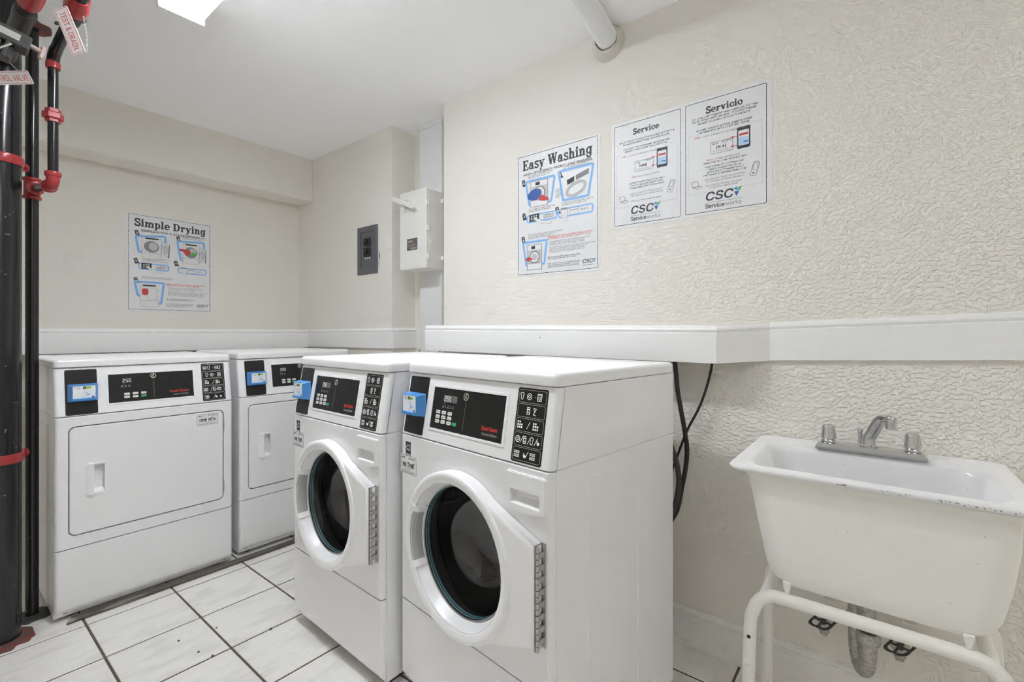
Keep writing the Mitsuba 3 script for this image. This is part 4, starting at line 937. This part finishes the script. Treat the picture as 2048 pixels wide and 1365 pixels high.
put('drain_valve__outlet', turned(b0_ + hd * .125, b0_ + hd * .34, [(0, 0), (.023, 0), (.023, .215), (0, .215)], 24), 'black_paint', 40)
tag('drain_valve', 'red valve with black lever near the ceiling above the test sign', 'valve')
# tamper switch box on the riser with its red flow fitting
c0 = np.array([.183, 2.185, 2.166]); ex = np.array([.970, -.040, -.235]); ex /= np.linalg.norm(ex)
ey = np.array([.12, .99, 0.0]); ey -= ex * (ex @ ey); ey /= np.linalg.norm(ey); ez = np.cross(ex, ey)
BM = np.eye(4); BM[:3, 0], BM[:3, 1], BM[:3, 2], BM[:3, 3] = ex, ey, ez, c0
put('tamper_switch__housing', bevel_box(-.16, .047, -.012, .050, -.024, .024, .004), 'dark_iron', M=BM)
put('tamper_switch__name_plate', bevel_box(-.12, .022, -.0145, -.0115, -.010, .012, .001), 'tape_grey', M=BM)
put('tamper_switch__bracket', cat(bevel_box(-.11, .018, .01, .060, -.070, -.022, .004), bevel_box(-.004, .006, -.015, .01, -.075, -.022, .002)), 'dark_iron', M=BM)
for x_, z_, r_ in ((-.055, -.040, .013), (-.022, -.036, .009), (-.090, -.070, .015)): put('tamper_switch__terminal', rod((x_, -.014, z_), (x_, .012, z_), r_, 14), 'tape_grey', 30, M=BM)
put('tamper_switch__wing_knob', cat(rod((.045, .014, .004), (.072, .014, .002), .0075, 16), bevel_box(.068, .081, .006, .022, -.024, .022, .005)), 'rust_pink', 30, M=BM)
put('tamper_switch__stem', rod((.010, -.018, -.03), (-.055, -.018, -.13), .003, 8), 'tape_grey', M=BM)
nA, nB = np.array([.2192, 2.4286, 2.2918]), np.array([.2283, 2.2239, 2.3080]); nd = (nB - nA) / np.linalg.norm(nB - nA)
put('tamper_switch__valve_neck', turned(np.array([.2135, 2.640, 2.2805]), nA + nd * .190, [(0, 0), (.026, 0), (.026, .13), (.0335, .135), (.0345, .150), (.0345, .185), (.0300, .192), (.0290, .25), (.0290, .325), (.0310, .337), (.0310, .360), (.028, .375), (0, .377)], 28), 'dark_iron', 40)
put('tamper_switch__red_fitting', turned(nA + nd * .205, nA + nd * .40, [(0, 0), (.0275, 0), (.0305, .010), (.0320, .05), (.0305, .11), (.0280, .18), (0, .18)], 28), 'red_paint', 45)
tag('tamper_switch', 'black valve switch box with a pink wing knob on the riser', 'valve switch')
# hanging enamel signs
def sign(key, tl, tr, br_, bl, label, texts, r=.004):
    tl, tr, br_, bl = (np.asarray(q, float) for q in (tl, tr, br_, bl))
    a = tr - tl; w_ = np.linalg.norm(a); a /= w_; zz = tl - bl; zz -= a * (a @ zz); h_ = np.linalg.norm(zz); zz /= h_
    b = np.cross(zz, a); M_ = np.eye(4); M_[:3, 0], M_[:3, 1], M_[:3, 2], M_[:3, 3] = a, b, zz, tl - zz * h_
    put(key + '__plate', front(rr(0, 0, w_, h_, r), 0, .0012), 'sign_white', M=M_)
    P = Print(key, M_)
    P.add('border', 'sign_red', outline(rr(.003, .003, w_ - .003, h_ - .003, .003), .0012), .6)
    for t, x, y, hh, al, wd in texts(w_, h_): P.add('lettering', 'sign_red', flat_text(t, x, y, hh, False, al, wd), .6)
    P.flush(); tag(key, label, 'sign'); return M_, w_, h_
Ms, ws, hs_ = sign('control_valve_sign', (.1312, 2.3639, 2.0908), (.2313, 2.2767, 2.1073), (.2497, 2.2913, 2.0733), (.1496, 2.3786, 2.0567), 'white sign with red letters CONTROL VALVE hanging on the riser', lambda w, h: [('CONTROL VALVE', .5 * w, .28 * h, .42 * h, 'c', .88 * w)])
put('control_valve_sign__wire', tube(curve([Ms[:3, :3] @ [ws * .84, -.002, hs_ * .9] + Ms[:3, 3], Ms[:3, :3] @ [ws * .78, -.006, hs_ * 1.25] + Ms[:3, 3], c0 - ex * .02 - ey * .006 - ez * .06], 6), .0011, 6), 'tape_grey', 40)
Md, wd_, hd_ = sign('test_drain_sign', (.295, 2.036, 2.2580), (.332, 1.991, 2.1130), (.300, 2.031, 2.1170), (.263, 2.074, 2.2650), 'white sign with red letters TEST & DRAIN hanging from the drain valve', lambda w, h: [('TEST & DRAIN', .5 * w, .30 * h, .40 * h, 'c', .80 * w)])
ca_, cb_ = np.array([.336, 2.045, 2.245]), np.array([.3330, 1.988, 2.114])
links = []
for i in range(21):
    t = i / 20.0; c = ca_ * (1 - t) + cb_ * t + np.array([.004, 0, -.010]) * math.sin(math.pi * t)
    o = trimesh.creation.torus(major_radius=.0030, minor_radius=.0007, major_sections=10, minor_sections=5)
    o.apply_transform(trimesh.transformations.rotation_matrix(math.pi / 2, [1, 0, 0])); o.apply_scale([.8, 1, 1.35])
    o.apply_transform(trimesh.transformations.rotation_matrix((i % 2) * math.pi / 2 + .4, [0, 0, 1])); o.apply_translation(c); links.append(o)
k = put('test_drain_sign__chain', cat(links), 'tape_grey', 40); tag(k, kind='stuff')

# ------------------------------------------------------------------ wood strip, cords behind the washer
st = upright(Polygon([(.385, 2.667), (1.83, 2.668), (1.83, 2.711), (.405, 2.711)]), .0002, .0140, .004)
st = st.subdivide().subdivide()
vv = st.vertices.copy(); vv += (meshkit.noise(vv * [25, 60, 60])[:, None] - .5) * [.002, .004, .0025]; vv[:, 2] = np.maximum(vv[:, 2], .0003); st.vertices = vv
put('wood_strip', st, 'wood_grey', 40); tag('wood_strip', 'weathered grey wooden strip on the floor along the front of the dryers', 'wood strip')
hose = [(1.800, .634, 1.135), (1.800, .626, 1.06), (1.798, .620, 1.000), (1.798, .606, .920), (1.800, .593, .844), (1.802, .586, .777), (1.800, .590, .709), (1.795, .603, .629), (1.790, .617, .550), (1.785, .64, .50)]
put('drain_hose', tube(curve(hose, 6), .0085, 14), 'cord_black', True); tag('drain_hose', 'thicker black hose hanging behind the nearer washing machine', 'hose')
cord = [(1.826, .496, 1.160), (1.826, .502, 1.104), (1.826, .517, 1.031), (1.826, .547, .940), (1.826, .594, .842), (1.826, .631, .739), (1.826, .660, .656)]
put('power_cord', tube(curve(cord, 6), .0048, 12), 'cord_black', True); tag('power_cord', 'thin black cord crossing the hose below the trim board', 'cord')
hose2 = [(1.762, .638, .807), (1.762, .618, .753), (1.762, .605, .699), (1.762, .603, .650), (1.762, .612, .590), (1.762, .628, .540)]
put('fill_hose', tube(curve(hose2, 6), .0100, 14), 'hose_dark', True); tag('fill_hose', 'short dark grey hose close against the side of the nearer washing machine', 'hose')

# ------------------------------------------------------------------ laundry sink on its tubular stand
SX0, SX1, SY0, SY1, SZ = 1.393, 1.864, -.262, .343, .858
def rrect(x0, x1, y0, y1, r, n=7):
    return [(cx + r * math.cos(t), cy + r * math.sin(t)) for cx, cy, s in ((x1 - r, y1 - r, 0), (x0 + r, y1 - r, 1), (x0 + r, y0 + r, 2), (x1 - r, y0 + r, 3)) for t in (s * math.pi / 2 + np.arange(n + 1) * math.pi / 2 / n)]
def loft(rings, close=True):
    v, k = [], len(rings[0][0]); f = []
    for pts, z in rings: v += [[x, y, z] for x, y in pts]
    for i in range(len(rings) - 1):
        for j in range(k):
            a, b, c, d = i * k + j, i * k + (j + 1) % k, (i + 1) * k + (j + 1) % k, (i + 1) * k + j
            f += [[a, b, c], [a, c, d]]
    if close:
        q = len(v); m_ = np.mean([p for p in rings[-1][0]], 0); v.append([*m_, rings[-1][1]])
        f += [[(len(rings) - 1) * k + j, (len(rings) - 1) * k + (j + 1) % k, q] for j in range(k)]
    return trimesh.Trimesh(np.array(v, float), f, process=False)
def sec(dx0, dx1, dy, r, z, k=1.0): return (rrect(SX0 + dx0, SX1 - dx1, SY0 + dy * k, SY1 - dy, r), z)
bowl_rings = [sec(.016, .004, .018, .022, SZ - .016), sec(.006, .001, .006, .026, SZ - .017), sec(.0015, 0, .0015, .028, SZ - .012), sec(0, 0, 0, .028, SZ - .006), sec(.003, .001, .003, .028, SZ - .001), sec(.012, .003, .012, .030, SZ),
              sec(.034, .060, .036, .045, SZ - .001), sec(.041, .098, .044, .055, SZ - .004), sec(.047, .106, .051, .060, SZ - .012), sec(.053, .112, .058, .062, SZ - .030), sec(.066, .122, .076, .068, SZ - .150), sec(.076, .130, .092, .075, SZ - .225), sec(.088, .142, .105, .082, SZ - .258), sec(.110, .160, .128, .085, SZ - .276), sec(.150, .195, .17, .080, SZ - .284)]
bw = loft(bowl_rings); 
if bw.volume < 0: bw.invert()
bw.fix_normals()
put('laundry_sink__bowl', bw, 'bowl_enamel', True); tag('laundry_sink__bowl', 'white enamel bowl and chipped rim')
shell = [sec(.016, .004, .018, .022, SZ - .0165), sec(.026, .010, .032, .030, SZ - .024), sec(.030, .016, .040, .042, SZ - .040, .75), sec(.036, .030, .050, .052, SZ - .110, .6), sec(.044, .060, .064, .060, SZ - .200, .62), sec(.049, .080, .072, .064, SZ - .250, .66), sec(.053, .092, .078, .064, SZ - .284, .70), sec(.060, .104, .088, .062, SZ - .308, .76), sec(.072, .120, .102, .056, SZ - .324, .82), sec(.092, .145, .124, .046, SZ - .332, .88), sec(.15, .18, .18, .03, SZ - .334)]
sh = loft(shell); sh.fix_normals()
put('laundry_sink__outer_shell', sh, 'shell_enamel', True); tag('laundry_sink__outer_shell', 'cream painted outside of the basin')
for y in (.207, -.146):
    lug = hull([[x, y + sy * w_, z] for sy in (-1, 1) for w_, z, xa, xb in ((.0095, .546, 1.447, 1.480), (.0055, .532, 1.450, 1.472), (.0042, .5150, 1.452, 1.466)) for x in (xa, xb)])
    put('laundry_sink__lug', lug, 'shell_enamel')
tag('laundry_sink', 'cream enamelled laundry sink with white bowl standing by the right wall', 'sink')
# stand
TR = .0165; BX, BZ = 1.455, .4975
fr_l = [(1.437, .313, .0), (1.440, .304, .15), (1.446, .297, .32), (1.450, .290, .43)]
legL = [np.array(q) for q in ((1.452, .308, 0), (1.452, .303, .20), (1.454, .297, .40), (1.455, .290, .440), (1.456, .274, .474), (1.456, .247, .494), (1.456, .215, BZ), (1.456, .10, BZ), (1.456, -.05, BZ), (1.456, -.135, BZ), (1.456, -.170, .493), (1.456, -.197, .473), (1.456, -.214, .440), (1.455, -.222, .40), (1.452, -.230, .20), (1.450, -.236, 0))]
put('sink_stand__front_frame', tube(curve(legL, 6), TR, 20), 'stand_paint', True)
legR = [np.array([q[0] + .282 + .0, q[1], min(q[2], .9)]) for q in legL]
put('sink_stand__rear_frame', tube(curve(legR, 6), TR, 20), 'stand_paint', True)
for y, yy in ((.262, .262), (-.185, -.185)):
    put('sink_stand__side_rail', rod((BX, y, .4870), (BX + .283, yy, .4870), TR * .95, 18), 'stand_paint', 40)
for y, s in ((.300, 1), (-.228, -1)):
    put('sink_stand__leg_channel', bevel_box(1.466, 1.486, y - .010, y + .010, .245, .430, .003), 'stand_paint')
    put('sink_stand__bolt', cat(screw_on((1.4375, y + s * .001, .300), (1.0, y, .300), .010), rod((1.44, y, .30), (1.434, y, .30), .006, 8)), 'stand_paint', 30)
    put('sink_stand__hole_plug', rod((1.4395, y * .993, .372), (1.4364, y * .993, .372), .0048, 12), 'black_rubber')  # dark disc painted in for the shade inside an open bolt hole
put('sink_stand__bolt', screw_on((1.720, .297, .385), (1.2, .297, .385), .010), 'stand_paint', 30)
for y in (.105, -.060): put('sink_stand__cross_strap', bevel_box(1.49, 1.70, y, y + .025, .5100, .5135, .001), 'stand_paint')
for q in (legL[0], legL[-1], legR[0], legR[-1]):
    put('sink_stand__foot', lathe([(0, 0), (.020, 0), (.021, .004), (.019, .020), (0, .020)], 18, o=(q[0], q[1], 0)), 'black_rubber', 30)
tag('sink_stand', 'cream tubular stand that carries the laundry sink', 'sink stand')
# faucet
FZ = SZ
pl = [[x, y, z] for x0_, x1_, y0_, y1_, z in ((1.748, 1.812, -.094, .172, FZ), (1.748, 1.812, -.094, .172, FZ + .006), (1.756, 1.806, -.086, .164, FZ + .017)) for x in (x0_, x1_) for y in (y0_, y1_)]
put('faucet__base_plate', hull(pl), 'chrome')
def knob(y):
    m = lathe([(0, 0), (.0185, 0), (.020, .003), (.0185, .008), (.0165, .010), (.0170, .012), (.0205, .013), (.0200, .020), (.0175, .046), (.0160, .051), (.0120, .0535), (0, .054)], 48, o=(0, 0, 0))
    v = m.vertices.copy(); a = np.arctan2(v[:, 1], v[:, 0]); hi = np.clip((v[:, 2] - .012) / .004, 0, 1); v[:, :2] *= (1 - .16 * hi * np.clip(np.cos(a * 4 + .6) * 2.2 - .3, 0, 1))[:, None]; m.vertices = v
    return moved(m, 1.782, y, FZ + .017)
put('faucet__hot_handle', knob(.140), 'chrome', 35); put('faucet__cold_handle', knob(-.062), 'chrome', 35)
sp = []
put('faucet__spout_base', lathe([(0, 0), (.0225, 0), (.0225, .004), (.0185, .008), (.0175, .020), (.0170, .026), (0, .027)], 32, o=(1.784, .039, FZ + .016)), 'chrome', 35)
pth = curve([(1.786, .040, FZ + .036), (1.779, .029, FZ + .062), (1.771, .016, FZ + .092), (1.764, .007, FZ + .107), (1.752, -.004, FZ + .110), (1.744, -.010, FZ + .110)], 5)
wid = np.linspace(.0185, .0165, len(pth)); tk = np.linspace(.0120, .0105, len(pth)); sd2 = np.array([.66, -.75, 0]); sd2 = np.array([.62, .78, 0.0]); sd2 = np.array([-.75, .66, 0.0])
sd2 = np.cross([0, 0, 1.0], np.array([-.62, -.78, 0]))
secs = []
for i in range(len(pth)):
    t = pth[min(i + 1, len(pth) - 1)] - pth[max(i - 1, 0)]; t /= np.linalg.norm(t); nn = np.cross(t, sd2); nn /= np.linalg.norm(nn)
    secs.append([pth[i] + sd2 * wid[i] * math.copysign(abs(math.cos(a)) ** .55, math.cos(a)) + nn * tk[i] * math.copysign(abs(math.sin(a)) ** .55, math.sin(a)) for a in np.arange(24) * math.pi / 12])
fs = []
for i in range(len(secs) - 1):
    for j in range(24):
        a, b, c, d = i * 24 + j, i * 24 + (j + 1) % 24, (i + 1) * 24 + (j + 1) % 24, (i + 1) * 24 + j
        fs += [[a, b, c], [a, c, d]]
vs = [x for s_ in secs for x in s_]; vs += [np.mean(secs[0], 0), np.mean(secs[-1], 0)]
fs += [[len(vs) - 2, (j + 1) % 24, j] for j in range(24)] + [[len(vs) - 1, (len(secs) - 1) * 24 + j, (len(secs) - 1) * 24 + (j + 1) % 24] for j in range(24)]
spm = trimesh.Trimesh(np.array(vs), fs, process=False); spm.fix_normals()
put('faucet__spout', spm, 'chrome', 40)
e_ = pth[-1]
put('faucet__aerator', lathe([(0, -.026), (.0125, -.026), (.0130, -.022), (.0130, -.002), (.0140, 0), (.0140, .006), (.0115, .010), (0, .011)], 28, o=(e_[0] - .003, e_[1] - .003, e_[2] - .002)), 'chrome', 35)
put('faucet__spout_stub', cat(rod((1.795, .060, FZ + .022), (1.795, .060, FZ + .060), .0065, 14), ball((1.795, .060, FZ + .061), .008, 2)), 'chrome', 35)
tag('faucet', 'chrome two-handle faucet with short spout on the back ledge of the sink', 'faucet')
# trap and stop valves under the sink
tx, ty = 1.640, .037
trap = [(tx, ty, .535), (tx, ty, .40), (tx, ty, .325), (tx + .008, ty + .004, .285), (tx + .030, ty + .012, .262), (tx + .058, ty + .022, .268), (tx + .072, ty + .028, .300), (tx + .074, ty + .029, .36), (tx + .078, ty + .030, .42), (tx + .10, ty + .034, .448), (tx + .14, ty + .036, .452), (1.872, ty + .036, .452)]
put('sink_trap__bend', tube(curve(trap[1:], 6), .0205, 22), 'galvanised', True)
put('sink_trap__tailpiece', rod((tx, ty, .388), (tx, ty, .5230), .0178, 22), 'galvanised', 40)
put('sink_trap__slip_nut', lathe([(.018, .358), (.0270, .358), (.0290, .364), (.0290, .378), (.0250, .388), (.0225, .390), (.018, .390)], 24, o=(tx, ty, 0)), 'galvanised', 35)
put('sink_trap__washer_ring', lathe([(.018, .390), (.0250, .3905), (.0250, .3990), (.018, .3995)], 24, o=(tx, ty, 0)), 'hose_dark', 35)
put('sink_trap__slip_nut', lathe([(.020, .362), (.0285, .362), (.0300, .370), (.0300, .382), (.0250, .392), (.020, .394)], 24, o=(tx + .0745, ty + .029, 0)), 'galvanised', 35)
tag('sink_trap', 'grey galvanised trap pipe under the laundry sink', 'drain trap')
def stop_valve(key, y, z, label):
    x = 1.800
    put(key + '__body', cat(rod((1.872, y, z - .040), (x + .012, y, z - .040), .010, 16), rod((x + .018, y, z - .055), (x + .018, y, z + .012), .011, 14), ball((x + .018, y, z - .040), .0155, 2)), 'galvanised', 40)
    put(key + '__escutcheon', turned(np.array([1.872, y, z - .040]), np.array([1.4, y, z - .040]), [(0, 0), (.024, 0), (.022, .004), (.012, .008), (0, .008)], 24), 'galvanised', 35)
    m = []
    o = trimesh.creation.torus(major_radius=.027, minor_radius=.0040, major_sections=28, minor_sections=8); v = o.vertices.copy(); a = np.arctan2(v[:, 1], v[:, 0]); v[:, :2] *= (1 + .10 * np.cos(4 * a))[:, None] * [1.25, .75]; o.vertices = v
    m.append(o)
    for k in range(4):
        t = k * math.pi / 2 + .78; m.append(rod((0, 0, 0), (.030 * math.cos(t), .019 * math.sin(t), 0), .0034, 8))
    m.append(rod((0, 0, -.006), (0, 0, .008), .008, 12))
    W_ = cat(m); Rm = np.eye(4); f_ = np.array([-.80, -.25, .20]); f_ /= np.linalg.norm(f_); s_ = np.cross([0, 0, 1.0], f_); s_ /= np.linalg.norm(s_); s_ = s_ * .96 + np.cross(f_, s_) * .28; s_ /= np.linalg.norm(s_)
    Rm[:3, 0], Rm[:3, 1], Rm[:3, 2], Rm[:3, 3] = s_, np.cross(f_, s_), f_, (x - .012, y, z)
    put(key + '__wheel', xf(W_, Rm), 'dark_iron', 40)
    put(key + '__stem', rod((x + .020, y, z - .004), (x - .012, y, z), .005, 10), 'galvanised', 40)
    tag(key, label, 'stop valve')
stop_valve('stop_valve', .155, .300, 'stop valve with black wheel under the sink, left of the trap')
stop_valve('stop_valve_001', -.034, .298, 'stop valve with black wheel under the sink, right of the trap')

# ------------------------------------------------------------------ a few specks of grit on the tiles
gr = []
for x, y, r in ((.640, 2.185, .0045), (.900, 1.975, .0060), (.665, 2.050, .0040), (.690, 1.985, .0045), (.765, 2.160, .0035), (.560, 1.900, .0035)):
    b_ = trimesh.creation.icosphere(subdivisions=1, radius=r); v = b_.vertices.copy(); v *= 1 + .5 * (meshkit.noise(v * 400 + x * 50)[:, None] - .5); v[:, 2] *= .5; b_.vertices = v
    gr.append(moved(b_, x, y, r * .42))
put('grit', cat(gr), 'hose_dark', 40); tag('grit', 'few dark specks of grit on the white floor tiles', 'grit', kind='stuff')
